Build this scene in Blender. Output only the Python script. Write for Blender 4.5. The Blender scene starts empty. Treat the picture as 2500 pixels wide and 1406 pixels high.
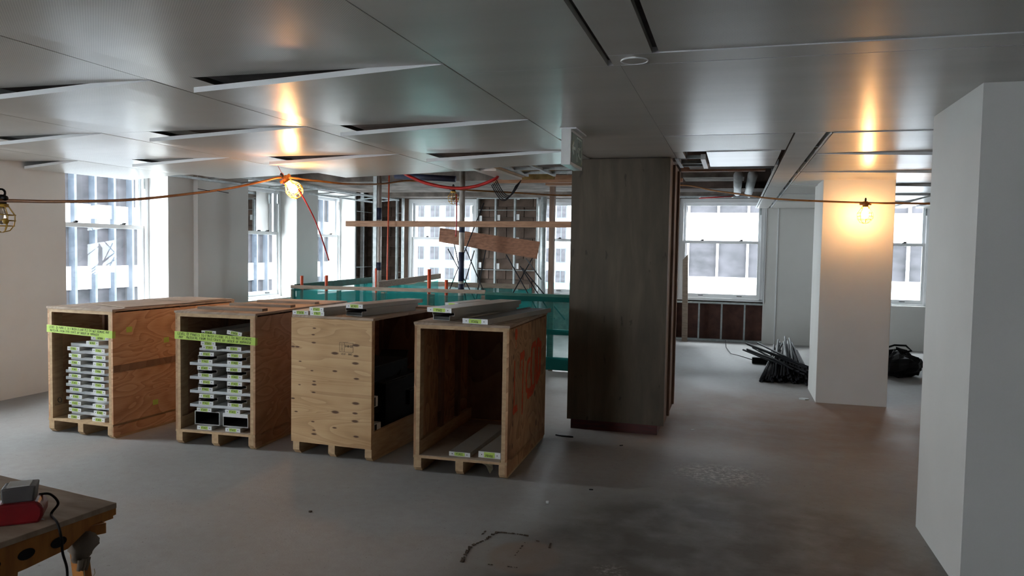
import bpy, math, random
from mathutils import Vector, Matrix
random.seed(7)
C = bpy.context.scene.collection
S = bpy.context.scene
# ------------------------------------------------------------------ camera
FPX, CX, CY, EYE = 1850.0, 1250.0, 703.0, 1.6
_y = math.atan(540 / 1850.0); _p = math.radians(-2.9); _r = math.radians(-1.0)
FW = Vector((-math.sin(_y) * math.cos(_p), math.cos(_y) * math.cos(_p), math.sin(_p)))
_rt = Vector((math.cos(_y), math.sin(_y), 0)); _up = _rt.cross(FW)
RT = _rt * math.cos(_r) - _up * math.sin(_r); UP = _up * math.cos(_r) + _rt * math.sin(_r)
cam = bpy.data.cameras.new('camera'); camo = bpy.data.objects.new('camera', cam); C.objects.link(camo)
cam.sensor_width = 36; cam.lens = 36 * FPX / 2500; cam.clip_end = 500; cam.clip_start = .05
M = Matrix((RT, UP, -FW)).transposed().to_4x4(); M.translation = Vector((0, 0, EYE)); camo.matrix_world = M
S.camera = camo
# ------------------------------------------------------------------ world, light, exposure
S.view_settings.view_transform = 'Standard'; S.view_settings.look = 'None'
S.view_settings.gamma = 1; S.view_settings.use_curve_mapping = False
S.view_settings.exposure = 1.92
W = bpy.data.worlds.new('overcast'); S.world = W; W.use_nodes = True
bg = W.node_tree.nodes['Background']; bg.inputs[0].default_value = (.89, .95, 1, 1); bg.inputs[1].default_value = 9.0
S.cycles.max_bounces = 9; S.cycles.diffuse_bounces = 5; S.cycles.glossy_bounces = 4
S.cycles.transparent_max_bounces = 12; S.cycles.transmission_bounces = 6
S.cycles.sample_clamp_indirect = 6; S.cycles.caustics_reflective = False; S.cycles.caustics_refractive = False
S.cycles.use_denoising = True

def light(name, kind, loc, energy, col=(1, 1, 1), rot=(0, 0, 0), **k):
    l = bpy.data.lights.new(name, kind); l.energy = energy; l.color = col
    for a, b in k.items():
        if hasattr(l, a): setattr(l, a, b)
        else: setattr(l.cycles, a, b)
    o = bpy.data.objects.new(name, l); C.objects.link(o); o.location = loc; o.rotation_euler = rot
    return o
WZ0, WZ1, WRAIL = .755, 2.575, 1.80
LEFTWIN = [(3.85, 4.85), (6.58, 8.14), (9.74, 11.13), (11.80, 13.14)]
BACKWIN = [(-6.38, -4.94), (-3.63, -2.18), (-.97, .51), (1.73, 3.17)]
for (a, b) in LEFTWIN:
    light('window_portal', 'AREA', (-7.42, (a + b) / 2, (WZ0 + WZ1) / 2), 1, rot=(0, -math.pi / 2, 0), shape='RECTANGLE', size=WZ1 - WZ0, size_y=b - a, is_portal=True)
for (a, b) in BACKWIN:
    light('window_portal', 'AREA', ((a + b) / 2, 14.5, (WZ0 + WZ1) / 2), 1, rot=(-math.pi / 2, 0, 0), shape='RECTANGLE', size=b - a, size_y=WZ1 - WZ0, is_portal=True)
LAMPCOL = (1, .33, .09)

# ------------------------------------------------------------------ helpers
def ray(px, py):
    return RT * (px - CX) / FPX - UP * (py - CY) / FPX + FW
def at(px, py, Y):                       # the point of the plane y = Y that the photo shows at (px, py)
    d = ray(px, py); return Vector((0, 0, EYE)) + d * (Y / d.y)
def atx(px, py, X):
    d = ray(px, py); return Vector((0, 0, EYE)) + d * (X / d.x)
def atz(px, py, Z):
    d = ray(px, py); return Vector((0, 0, EYE)) + d * ((Z - EYE) / d.z)

class MB:
    def __init__(s): s.v = []; s.f = []; s.m = []; s.cur = 0
    def add(s, vs, fs):
        n = len(s.v); s.v += [tuple(v) for v in vs]; s.f += [tuple(i + n for i in f) for f in fs]; s.m += [s.cur] * len(fs); return s
    def box(s, x0, y0, z0, x1, y1, z1):
        if x0 > x1: x0, x1 = x1, x0
        if y0 > y1: y0, y1 = y1, y0
        if z0 > z1: z0, z1 = z1, z0
        v = [(x, y, z) for x in (x0, x1) for y in (y0, y1) for z in (z0, z1)]
        return s.add(v, [(0, 1, 3, 2), (4, 6, 7, 5), (0, 4, 5, 1), (2, 3, 7, 6), (0, 2, 6, 4), (1, 5, 7, 3)])
    def bar(s, p0, p1, w, h, up=(0, 0, 1)):      # rectangular bar from p0 to p1
        p0 = Vector(p0); p1 = Vector(p1); d = (p1 - p0).normalized(); u = Vector(up)
        a = d.cross(u)
        if a.length < 1e-4: a = d.cross(Vector((1, 0, 0)))
        a.normalize(); b = a.cross(d).normalized(); vs = []
        for p in (p0, p1):
            for i, j in ((-1, -1), (1, -1), (1, 1), (-1, 1)): vs.append(p + a * w / 2 * i + b * h / 2 * j)
        return s.add(vs, [(0, 1, 2, 3), (7, 6, 5, 4), (0, 4, 5, 1), (1, 5, 6, 2), (2, 6, 7, 3), (3, 7, 4, 0)])
    def tube(s, pts, r, n=8, cap=True):
        pts = [Vector(p) for p in pts]; m = len(pts); rr = r if isinstance(r, (list, tuple)) else [r] * m
        base = []; prev = None
        for i, p in enumerate(pts):
            t = (pts[min(i + 1, m - 1)] - pts[max(i - 1, 0)]).normalized()
            if prev is None:
                a = t.cross(Vector((0, 0, 1)))
                if a.length < 1e-3: a = t.cross(Vector((1, 0, 0)))
            else:
                a = prev - t * prev.dot(t)
            a.normalize(); prev = a; b = t.cross(a)
            base += [p + (a * math.cos(2 * math.pi * k / n) + b * math.sin(2 * math.pi * k / n)) * rr[i] for k in range(n)]
        fs = [(i * n + k, i * n + (k + 1) % n, (i + 1) * n + (k + 1) % n, (i + 1) * n + k) for i in range(m - 1) for k in range(n)]
        if cap: fs += [tuple(range(n))[::-1], tuple((m - 1) * n + k for k in range(n))]
        return s.add(base, fs)
    def prism(s, poly, axis, a, b):              # poly of 2-D points extruded along axis from a to b
        def mk(u, v, w): return {'x': (w, u, v), 'y': (u, w, v), 'z': (u, v, w)}[axis]
        n = len(poly); vs = [mk(u, v, a) for u, v in poly] + [mk(u, v, b) for u, v in poly]
        return s.add(vs, [tuple(range(n))[::-1], tuple(range(n, 2 * n))] + [(i, (i + 1) % n, n + (i + 1) % n, n + i) for i in range(n)])
    def mesh(s, name, *mats):
        me = bpy.data.meshes.new(name); me.from_pydata(s.v, [], s.f)
        for m in mats: me.materials.append(m)
        import bmesh
        bm = bmesh.new(); bm.from_mesh(me); bmesh.ops.recalc_face_normals(bm, faces=bm.faces); bm.to_mesh(me); bm.free()
        if len(mats) > 1: me.polygons.foreach_set('material_index', s.m)
        return me
    def build(s, name, mat, parent=None, smooth=False, bevel=0, label=None):
        mats = mat if isinstance(mat, (list, tuple)) else [mat]
        me = s.mesh(name, *mats)
        return put(name, me, parent, smooth, bevel, label)
def put(name, me, parent=None, smooth=False, bevel=0, label=None):
    o = bpy.data.objects.new(name, me); C.objects.link(o)
    if parent is not None: o.parent = parent
    if smooth:
        for p in me.polygons: p.use_smooth = True
    if bevel:
        b = o.modifiers.new('bevel', 'BEVEL'); b.width = bevel; b.segments = 2; b.limit_method = 'ANGLE'
    if label: o['label'] = label
    return o
def B(name, mat, *boxes, parent=None, bevel=0, label=None):
    m = MB()
    for b in boxes: m.box(*b)
    return m.build(name, mat, parent, bevel=bevel, label=label)
def thing(name, label, cat, loc=(0, 0, 0), rz=0, group=None):
    o = bpy.data.objects.new(name, None); C.objects.link(o); o.empty_display_size = .1
    o.location = loc; o.rotation_euler = (0, 0, rz); o['label'] = label; o['category'] = cat
    if group: o['group'] = group
    return o
def tag(o, label, cat, group=None, kind=None):
    o['label'] = label; o['category'] = cat
    if group: o['group'] = group
    if kind: o['kind'] = kind
    return o
def struct(name, label=None, loc=(0, 0, 0)):
    o = bpy.data.objects.new(name, None); C.objects.link(o); o['kind'] = 'structure'; o.location = loc
    if label: o['label'] = label
    return o
def st(o, label=None):
    o['kind'] = 'structure'
    if label: o['label'] = label
    return o
KIDS = {}
def dup(root, loc, rz=0, label=None, group=None):
    r = root.copy(); C.objects.link(r); r.location = loc; r.rotation_euler = (0, 0, rz)
    if label: r['label'] = label
    if group: r['group'] = group
    for ch in list(KIDS.get(root.name) or root.children):
        c = ch.copy(); C.objects.link(c); c.parent = r
        for g in list(ch.children):
            d = g.copy(); C.objects.link(d); d.parent = c
    return r

# ------------------------------------------------------------------ materials
def lin(c):
    return tuple(((x / 255) / 12.92 if x / 255 <= .04045 else (((x / 255) + .055) / 1.055) ** 2.4) for x in c) + (1,)
class N:
    def __init__(s, name):
        s.m = bpy.data.materials.new(name); s.m.use_nodes = True; s.t = s.m.node_tree; s.p = s.t.nodes['Principled BSDF']
        s.out = s.t.nodes['Material Output']; s._c = None
    def n(s, k, **a):
        x = s.t.nodes.new(k)
        for q, v in a.items(): setattr(x, q, v)
        return x
    def l(s, a, b): s.t.links.new(a, b)
    def co(s, scale=(1, 1, 1), kind='Object'):
        t = s.n('ShaderNodeTexCoord'); m = s.n('ShaderNodeMapping'); m.inputs['Scale'].default_value = scale
        s.l(t.outputs[kind], m.inputs[0]); return m.outputs[0]
    def noise(s, co, scale, detail=4, rough=.55, dist=0):
        x = s.n('ShaderNodeTexNoise'); s.l(co, x.inputs['Vector']); x.inputs['Scale'].default_value = scale
        x.inputs['Detail'].default_value = detail; x.inputs['Roughness'].default_value = rough; x.inputs['Distortion'].default_value = dist
        return x.outputs['Fac']
    def ramp(s, f, *st):
        r = s.n('ShaderNodeValToRGB'); e = r.color_ramp.elements
        while len(e) < len(st): e.new(.5)
        for i, (p, c) in enumerate(st):
            e[i].position = p; e[i].color = c if len(c) == 4 else lin(c)
        s.l(f, r.inputs[0]); return r.outputs[0]
    def mix(s, f, a, b, mode='MIX'):
        x = s.n('ShaderNodeMix', data_type='RGBA', blend_type=mode)
        for i, v in ((0, f), (6, a), (7, b)):
            if hasattr(v, 'is_output'): s.l(v, x.inputs[i])
            else: x.inputs[i].default_value = v
        return x.outputs[2]
    def math(s, op, a, b=0, c=0):
        x = s.n('ShaderNodeMath', operation=op)
        for i, v in enumerate((a, b, c)):
            if hasattr(v, 'is_output'): s.l(v, x.inputs[i])
            else: x.inputs[i].default_value = v
        return x.outputs[0]
    def bump(s, h, dist=.002, strength=.5):
        b = s.n('ShaderNodeBump'); b.inputs['Distance'].default_value = dist; b.inputs['Strength'].default_value = strength
        s.l(h, b.inputs['Height']); s.l(b.outputs[0], s.p.inputs['Normal'])
    def spot(s, co, c, r, soft=.5):          # 1 inside an ellipse at c with radii r, fading out
        a = s.n('ShaderNodeVectorMath', operation='SUBTRACT'); s.l(co, a.inputs[0]); a.inputs[1].default_value = c
        d = s.n('ShaderNodeVectorMath', operation='DIVIDE'); s.l(a.outputs[0], d.inputs[0]); d.inputs[1].default_value = r
        l = s.n('ShaderNodeVectorMath', operation='LENGTH'); s.l(d.outputs[0], l.inputs[0])
        m = s.n('ShaderNodeMapRange'); m.interpolation_type = 'SMOOTHSTEP'
        s.l(l.outputs['Value'], m.inputs[0]); m.inputs[1].default_value = 1; m.inputs[2].default_value = 1 - soft
        m.inputs[3].default_value = 0; m.inputs[4].default_value = 1
        return m.outputs[0]
    def set(s, col=None, rough=.6, metal=0, spec=.5):
        if col is not None:
            if hasattr(col, 'is_output'): s.l(col, s.p.inputs['Base Color'])
            else: s.p.inputs['Base Color'].default_value = col if len(col) == 4 else lin(col)
        if hasattr(rough, 'is_output'): s.l(rough, s.p.inputs['Roughness'])
        else: s.p.inputs['Roughness'].default_value = rough
        s.p.inputs['Metallic'].default_value = metal; s.p.inputs['Specular IOR Level'].default_value = spec
        return s.m
def mottled(name, c0, c1, scale=8, rough=.6, metal=0, bump=.0, spec=.5, stretch=(1, 1, 1), detail=5):
    n = N(name); co = n.co(stretch); f = n.noise(co, scale, detail)
    col = n.ramp(f, (.3, c0), (.7, c1))
    if bump: n.bump(n.noise(co, scale * 4, 4), bump, .6)
    return n.set(col, rough, metal, spec)
def plywood(name, dark, mid, light_, axis=(1, 1, 1), knots=()):
    n = N(name); co = n.co(axis)
    w = n.noise(co, 1.3, 2, .5, 1.2)
    rings = n.math('FRACT', n.math('MULTIPLY', w, 13.0))
    fine = n.noise(n.co(tuple(a * (12 if a > 1.5 else 1.5) for a in axis)), 9, 5, .6)
    f = n.math('ADD', n.math('MULTIPLY', rings, .40), n.math('MULTIPLY', fine, .62))
    col = n.ramp(f, (.15, dark), (.48, mid), (.85, light_))
    big = n.noise(n.co((1, 1, 1)), 2.2, 2)
    col = n.mix(n.ramp(big, (.4, (0, 0, 0, 1)), (.7, (.35, .35, .35, 1))), col, lin(mid), 'MULTIPLY')
    o = n.co((1, 1, 1))
    for (c, r) in knots:
        k = n.math('MULTIPLY', n.spot(o, c, r, .55), .9)
        col = n.mix(k, col, lin((72, 42, 28)))
    n.bump(fine, .001, .4)
    return n.set(col, .62, 0, .3)
M_ = {}
M_['drywall'] = mottled('painted_drywall', (208, 208, 206), (216, 216, 214), 1.5, .75, spec=.25)
M_['trimwhite'] = mottled('white_sash_paint', (218, 221, 224), (228, 230, 232), 3, .4)
M_['coldwhite'] = mottled('white_sheet_metal', (208, 210, 210), (226, 227, 227), 4, .35)
M_['body'] = mottled('grey_painted_metal', (168, 166, 160), (188, 186, 180), 3, .4)
M_['darkin'] = mottled('dark_metal_and_shade', (22, 22, 22), (40, 40, 39), 5, .6)
M_['board'] = mottled('white_foam_board', (196, 202, 204), (212, 216, 217), 5, .6)
M_['zinc'] = mottled('galvanised_steel', (150, 158, 160), (186, 193, 195), 14, .42, .35)
M_['steel'] = mottled('worn_steel_pipe', (120, 108, 98), (200, 198, 194), 5, .4, .1, stretch=(1, 1, .5))
M_['bluepaint'] = mottled('blue_paint_patch', (18, 24, 48), (34, 42, 72), 9, .6)
M_['wood'] = mottled('framing_lumber', (138, 100, 76), (176, 136, 106), 5, .7, bump=.001, stretch=(1, 6, 6))
M_['woodv'] = mottled('upright_lumber', (104, 84, 72), (136, 112, 96), 5, .7, bump=.001, stretch=(6, 6, .8))
M_['pine'] = mottled('pale_pine', (168, 138, 104), (196, 166, 128), 6, .68, bump=.001, stretch=(3, 1, 6))
M_['greyplank'] = mottled('weathered_plank', (112, 96, 84), (146, 130, 114), 7, .8, bump=.001, stretch=(1, 8, 8))
M_['cardboard'] = mottled('kraft_cardboard', (150, 134, 120), (172, 154, 138), 5, .85)
M_['black'] = mottled('black_plastic', (9, 9, 10), (20, 20, 22), 12, .5, spec=.25)
M_['blackrod'] = mottled('black_enamel_rod', (12, 13, 18), (36, 36, 42), 10, .6, 0, spec=.2)
M_['red'] = mottled('red_rubber', (148, 18, 20), (184, 30, 30), 8, .4)
M_['orange'] = mottled('orange_post_paint', (176, 62, 32), (204, 84, 46), 9, .6)
M_['spray'] = mottled('orange_spray_paint', (196, 62, 24), (222, 84, 38), 30, .7)
M_['cord'] = mottled('tan_cord', (120, 74, 22), (150, 96, 34), 20, .5)
M_['yellowcage'] = mottled('yellow_cage_plastic', (178, 138, 50), (204, 162, 70), 9, .4)
M_['green'] = mottled('dark_green_hem', (10, 66, 56), (18, 88, 76), 9, .7)
M_['note'] = mottled('lime_note_paper', (176, 206, 92), (190, 218, 108), 9, .7)
M_['ink'] = mottled('black_marker', (16, 18, 14), (24, 26, 20), 9, .7)
M_['brown'] = mottled('brown_clay_block', (62, 50, 44), (122, 102, 90), 3.5, .9, bump=.004, detail=8)
M_['mortar'] = mottled('dusty_mortar', (96, 84, 76), (140, 128, 118), 10, .95, bump=.003)
M_['brownsheet'] = mottled('brown_backing', (66, 42, 36), (92, 62, 54), 6, .9, bump=.002)
M_['redwood'] = mottled('dark_red_base', (52, 12, 10), (82, 20, 16), 8, .6, stretch=(1, 1, 6))
M_['concrete'] = mottled('bare_concrete', (82, 74, 68), (152, 142, 134), 4, .9, bump=.003, detail=8)
M_['darkconcrete'] = mottled('dark_brown_concrete', (58, 46, 42), (104, 88, 80), 4, .95, bump=.004, detail=8)  # darker, browner mottled concrete for slab and beams
M_['table'] = mottled('dusty_plank_top', (138, 116, 98), (172, 152, 132), 5, .8, bump=.0008, stretch=(1, 5, 1))
M_['amber'] = mottled('amber_varnished_wood', (140, 84, 26), (176, 112, 42), 5, .5, stretch=(1, 6, 1))
M_['sack'] = mottled('dusty_grey_rag', (96, 86, 76), (128, 116, 104), 8, .95, bump=.004)
M_['chargerred'] = mottled('red_tool_plastic', (92, 12, 18), (122, 20, 26), 9, .35)
M_['chargergrey'] = mottled('grey_tool_plastic', (60, 56, 56), (84, 80, 78), 9, .5)
M_['signgreen'] = mottled('exit_sign_green', (52, 92, 78), (62, 106, 90), 9, .3)
M_['signwhite'] = mottled('exit_sign_white', (196, 214, 204), (206, 224, 214), 9, .3)
M_['facade'] = mottled('white_stone_facade', (166, 168, 171), (182, 184, 187), .6, .8)
M_['mullion'] = mottled('grey_blue_mullion', (52, 58, 66), (68, 74, 82), 2, .6, spec=.2)
M_['farglass'] = mottled('office_glass', (32, 33, 35), (54, 53, 57), .7, .6, spec=.12, stretch=(1, 1, 2))
M_['groundmat'] = mottled('street_asphalt', (90, 90, 92), (120, 120, 122), .3, .9)
M_['debris'] = mottled('dried_mortar_crumbs', (52, 42, 34), (90, 76, 64), 30, .95)
M_['pipewhite'] = mottled('white_pipe_wrap', (172, 176, 180), (204, 208, 210), 6, .6)
M_['roughply'] = mottled('rough_stained_plank', (110, 72, 52), (150, 104, 78), 4, .75, bump=.001, stretch=(3, 1, 10))

M_['ply_side'] = plywood('orange_plywood', (158, 116, 86), (200, 158, 122), (218, 180, 146), (.5, .7, 2.2))
M_['ply_top'] = plywood('greyed_lid_plywood', (146, 126, 108), (166, 146, 128), (182, 164, 146), (1, .6, 1))
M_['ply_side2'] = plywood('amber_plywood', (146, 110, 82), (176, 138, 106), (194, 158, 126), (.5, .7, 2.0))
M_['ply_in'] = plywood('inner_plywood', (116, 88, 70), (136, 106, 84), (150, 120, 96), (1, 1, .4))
kn = []
for (x, z, a) in [(.05, .83, 1), (.075, .72, .7), (.19, .93, .8), (.2, .98, .8), (.195, .87, 1), (.18, .655, .7), (.2, .575, .8), (.2, .55, 1.1), (.195, .49, .9), (.19, .265, .8), (.2, .2, .8), (.2, .17, 1.2),
                  (.38, .80, 1.6), (.38, .665, 1.1), (.385, .355, 1.7), (.38, .235, 1), (.56, .87, 1.5), (.56, .79, 1.2), (.555, .735, 1.5), (.565, .62, 1.2), (.56, .435, 1.6), (.555, .36, 1.2), (.555, .30, 1.5), (.565, .185, 1.2), (.01, .83, 1), (.01, .43, 1), (.04, .33, .8), (.07, .54, .6)]:
    kn.append(((x, 0, z), (.026 * a, .5, .0088 * a)))
M_['ply_pale'] = plywood('pale_knotty_plywood', (168, 134, 98), (192, 158, 116), (204, 172, 132), (.35, 1, 3.2), kn)
M_['ply_knot'] = plywood('streaky_plywood', (122, 86, 58), (176, 134, 98), (198, 158, 120), (1, 1.3, .8),
                         [((.69, .14 + .0 * i, .2 + .16 * i), (.5, .018, .028)) for i in range(6)] + [((.69, .85, .45), (.5, .02, .035)), ((.69, .92, .2), (.5, .02, .04)), ((.69, .8, .85), (.5, .02, .035))])

def ceiling_mat(name, perf, c=(202, 201, 196), rough=.26):
    n = N(name); t = n.n('ShaderNodeTexCoord'); g = n.co((1, 1, 1))
    f = n.noise(n.co((.6, 3, 1)), 1.5, 3)
    col = n.ramp(f, (.3, tuple(x - 4 for x in c)), (.7, tuple(x + 4 for x in c)))
    if perf:
        sx = n.n('ShaderNodeSeparateXYZ'); n.l(t.outputs['Object'], sx.inputs[0])
        k = 2 * math.pi / .011
        a = n.math('SINE', n.math('MULTIPLY', sx.outputs[0], k)); b = n.math('SINE', n.math('MULTIPLY', sx.outputs[1], k))
        h = n.math('GREATER_THAN', n.math('MULTIPLY', a, b), .45)
        col = n.mix(n.math('MULTIPLY', h, .35), col, (.02, .02, .02, 1))
    n.bump(n.noise(n.co((.4, 2.2, 1)), 1.2, 1), .004, .12)
    return n.set(col, rough, 0, .28)
M_['ceil'] = ceiling_mat('ceiling_panel_paint', False)
M_['ceilperf'] = ceiling_mat('perforated_ceiling_metal', True, rough=.30)

# floor: grey screed, brown and darker zones, dust
n = N('concrete_floor'); co = n.co((1, 1, 1))
f1 = n.noise(co, .9, 5, .6); f2 = n.noise(co, 14, 6, .65); f3 = n.noise(co, 90, 3, .6)
col = n.ramp(f1, (.3, (142, 141, 140)), (.7, (160, 160, 160)))
col = n.mix(n.ramp(f2, (.35, (0, 0, 0, 1)), (.75, (.22, .22, .22, 1))), col, lin((112, 98, 88)))
def zone(c, r, colr, amt, soft=.9):
    global col
    z = n.math('MULTIPLY', n.math('MULTIPLY', n.spot(co, c, r, soft), amt), n.ramp(n.noise(co, 3.3, 5), (.25, (.4, .4, .4, 1)), (.6, (1, 1, 1, 1))))
    col = n.mix(z, col, lin(colr))
zone((.7, 7.6, 0), (3.4, 2.6, 9), (128, 102, 90), .75)
zone((.1, 3.4, 0), (1.5, 2.1, 9), (76, 69, 62), .9, .3)
zone((.6, 5.1, 0), (1.2, .5, 9), (98, 88, 78), .4)
zone((-1.0, 3.75, 0), (.22, .25, 9), (126, 108, 92), .7, .3)
dust = n.math('MULTIPLY', n.spot(co, (-.05, 5.62, 0), (.42, .34, 9), .7), n.ramp(n.noise(co, 26, 6, .75), (.47, (0, 0, 0, 1)), (.6, (1, 1, 1, 1))))
col = n.mix(n.math('MULTIPLY', dust, 1.0), col, lin((206, 204, 200)))
dust = n.math('MULTIPLY', n.spot(co, (-.55, 3.72, 0), (.12, .12, 9), .7), n.ramp(n.noise(co, 36, 6, .75), (.5, (0, 0, 0, 1)), (.62, (1, 1, 1, 1))))
col = n.mix(n.math('MULTIPLY', dust, .5), col, lin((190, 186, 180)))
speck = n.ramp(n.noise(co, 38, 3, .7), (.66, (0, 0, 0, 1)), (.70, (1, 1, 1, 1)))
col = n.mix(n.math('MULTIPLY', speck, .6), col, lin((60, 52, 46)))
speck = n.ramp(n.noise(n.co((1.3, .9, 1)), 31, 3, .7), (.7, (0, 0, 0, 1)), (.76, (1, 1, 1, 1)))
col = n.mix(n.math('MULTIPLY', speck, .3), col, lin((190, 186, 180)))
n.bump(n.math('ADD', f3, f2), .003, .35)
M_['floor'] = n.set(col, n.ramp(f1, (.3, (.5, .5, .5, 1)), (.7, (.66, .66, .66, 1))), 0, .4)

# formply column
n = N('smoke_brown_formply'); co = n.co((5, 5, .8)); a = n.noise(co, 1.6, 5, .6, .4)
col = n.ramp(a, (.3, (68, 61, 50)), (.55, (82, 73, 60)), (.8, (98, 89, 74)))
b = n.ramp(n.noise(n.co((7, 7, 2.2)), 2.5, 3), (.655, (0, 0, 0, 1)), (.69, (1, 1, 1, 1)))
col = n.mix(n.math('MULTIPLY', b, .6), col, lin((44, 34, 26)))
M_['formply'] = n.set(col, .6, 0, .35)

# glass
n = N('window_glass'); g = n.n('ShaderNodeBsdfGlossy'); g.inputs['Roughness'].default_value = .02
tr = n.n('ShaderNodeBsdfTransparent'); tr.inputs[0].default_value = (.93, .96, .95, 1)
fr = n.n('ShaderNodeFresnel'); fr.inputs[0].default_value = 1.35; mx = n.n('ShaderNodeMixShader')
n.l(fr.outputs[0], mx.inputs[0]); n.l(tr.outputs[0], mx.inputs[1]); n.l(g.outputs[0], mx.inputs[2]); n.l(mx.outputs[0], n.out.inputs[0])
M_['glass'] = n.m
# netting
def netmat(name, col, alpha):
    n = N(name); tr = n.n('ShaderNodeBsdfTransparent'); tl = n.n('ShaderNodeBsdfTranslucent'); tl.inputs[0].default_value = lin(col)
    df = n.n('ShaderNodeBsdfDiffuse'); df.inputs[0].default_value = lin(col)
    m1 = n.n('ShaderNodeMixShader'); m1.inputs[0].default_value = .55; n.l(df.outputs[0], m1.inputs[1]); n.l(tl.outputs[0], m1.inputs[2])
    m2 = n.n('ShaderNodeMixShader'); f = n.noise(n.co((1, 1, 3)), 3, 3)
    a = n.math('ADD', n.math('MULTIPLY', f, .25), alpha - .12); n.l(a, m2.inputs[0])
    n.l(tr.outputs[0], m2.inputs[1]); n.l(m1.outputs[0], m2.inputs[2]); n.l(m2.outputs[0], n.out.inputs[0]); return n.m
M_['net'] = netmat('green_debris_netting', (30, 104, 100), .70)
M_['poly'] = netmat('clear_polythene', (190, 180, 150), .5)
def emis(name, col, s):
    n = N(name); e = n.n('ShaderNodeEmission'); e.inputs[0].default_value = col + (1,); e.inputs[1].default_value = s
    n.l(e.outputs[0], n.out.inputs[0]); return n.m
M_['bulb'] = emis('lit_bulb', (1, .62, .26), 60)
M_['cagelit'] = None
n = N('lit_yellow_cage'); M_['cagelit'] = n.set((210, 172, 80), .5); n.p.inputs['Transmission Weight'].default_value = .3
n = N('unlit_bulb'); M_['deadbulb'] = n.set((190, 176, 160), .15); n.p.inputs['Transmission Weight'].default_value = .6

# ------------------------------------------------------------------ stroke lettering
GL = {'A': [[(0, 0), (.5, 1.4), (1, 0)], [(.2, .5), (.8, .5)]], 'B': [[(0, 0), (0, 1.4), (.8, 1.3), (.8, .8), (0, .7), (.9, .55), (.9, .1), (0, 0)]],
 'C': [[(1, 1.2), (.5, 1.4), (0, 1), (0, .4), (.5, 0), (1, .2)]], 'D': [[(0, 0), (0, 1.4), (.7, 1.3), (1, .7), (.7, .1), (0, 0)]],
 'E': [[(1, 1.4), (0, 1.4), (0, 0), (1, 0)], [(0, .7), (.8, .7)]], 'F': [[(1, 1.4), (0, 1.4), (0, 0)], [(0, .7), (.8, .7)]],
 'G': [[(1, 1.2), (.5, 1.4), (0, 1), (0, .4), (.5, 0), (1, .2), (1, .6), (.6, .6)]], 'H': [[(0, 0), (0, 1.4)], [(1, 0), (1, 1.4)], [(0, .7), (1, .7)]],
 'I': [[(.5, 0), (.5, 1.4)]], 'J': [[(.8, 1.4), (.8, .3), (.4, 0), (0, .3)]], 'K': [[(0, 0), (0, 1.4)], [(1, 1.4), (0, .6), (1, 0)]], 'L': [[(0, 1.4), (0, 0), (1, 0)]],
 'M': [[(0, 0), (0, 1.4), (.5, .6), (1, 1.4), (1, 0)]], 'N': [[(0, 0), (0, 1.4), (1, 0), (1, 1.4)]], 'O': [[(.5, 1.4), (0, 1), (0, .4), (.5, 0), (1, .4), (1, 1), (.5, 1.4)]],
 'P': [[(0, 0), (0, 1.4), (.9, 1.3), (.9, .8), (0, .7)]], 'R': [[(0, 0), (0, 1.4), (.9, 1.3), (.9, .8), (0, .7), (1, 0)]],
 'S': [[(1, 1.2), (.5, 1.4), (0, 1.1), (.2, .8), (.9, .5), (.9, .15), (.4, 0), (0, .2)]], 'T': [[(0, 1.4), (1, 1.4)], [(.5, 1.4), (.5, 0)]],
 'U': [[(0, 1.4), (0, .3), (.5, 0), (1, .3), (1, 1.4)]], 'V': [[(0, 1.4), (.5, 0), (1, 1.4)]], 'W': [[(0, 1.4), (.25, 0), (.5, .9), (.75, 0), (1, 1.4)]],
 'Y': [[(0, 1.4), (.5, .7), (1, 1.4)], [(.5, .7), (.5, 0)]], 'X': [[(0, 0), (1, 1.4)], [(0, 1.4), (1, 0)]], 'Z': [[(0, 1.4), (1, 1.4), (0, 0), (1, 0)]],
 '0': [[(.5, 1.4), (.05, 1), (.05, .4), (.5, 0), (.95, .4), (.95, 1), (.5, 1.4)]], '1': [[(.3, 1.1), (.5, 1.4), (.5, 0)]], '2': [[(0, 1.1), (.4, 1.4), (.9, 1.1), (0, 0), (1, 0)]],
 '3': [[(0, 1.3), (.6, 1.4), (.9, 1.05), (.4, .75), (.95, .4), (.5, 0), (0, .1)]], '4': [[(.7, 0), (.7, 1.4), (0, .5), (1, .5)]], '5': [[(.9, 1.4), (.1, 1.4), (.1, .8), (.7, .8), (.9, .4), (.5, 0), (0, .1)]],
 '6': [[(.9, 1.3), (.3, 1.2), (0, .5), (.4, 0), (.9, .3), (.6, .7), (.05, .5)]], '7': [[(0, 1.4), (1, 1.4), (.4, 0)]], '8': [[(.5, .75), (.1, 1.1), (.5, 1.4), (.9, 1.1), (.5, .75), (0, .35), (.5, 0), (1, .35), (.5, .75)]],
 '9': [[(.1, 0), (.8, .4), (.95, 1), (.5, 1.4), (.1, 1.05), (.4, .7), (.9, .9)]], '.': [[(.3, 0), (.4, .1)]], '-': [[(.1, .7), (.9, .7)]], '/': [[(0, 0), (1, 1.4)]], ' ': [],
 '@': [[(.5, 1.7), (-.35, 1.3), (-.35, .1), (.5, -.3), (1.35, .1), (1.35, 1.3), (.5, 1.7)], [(.15, 1.1), (.85, 1.1), (.4, .2)]]}
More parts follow.
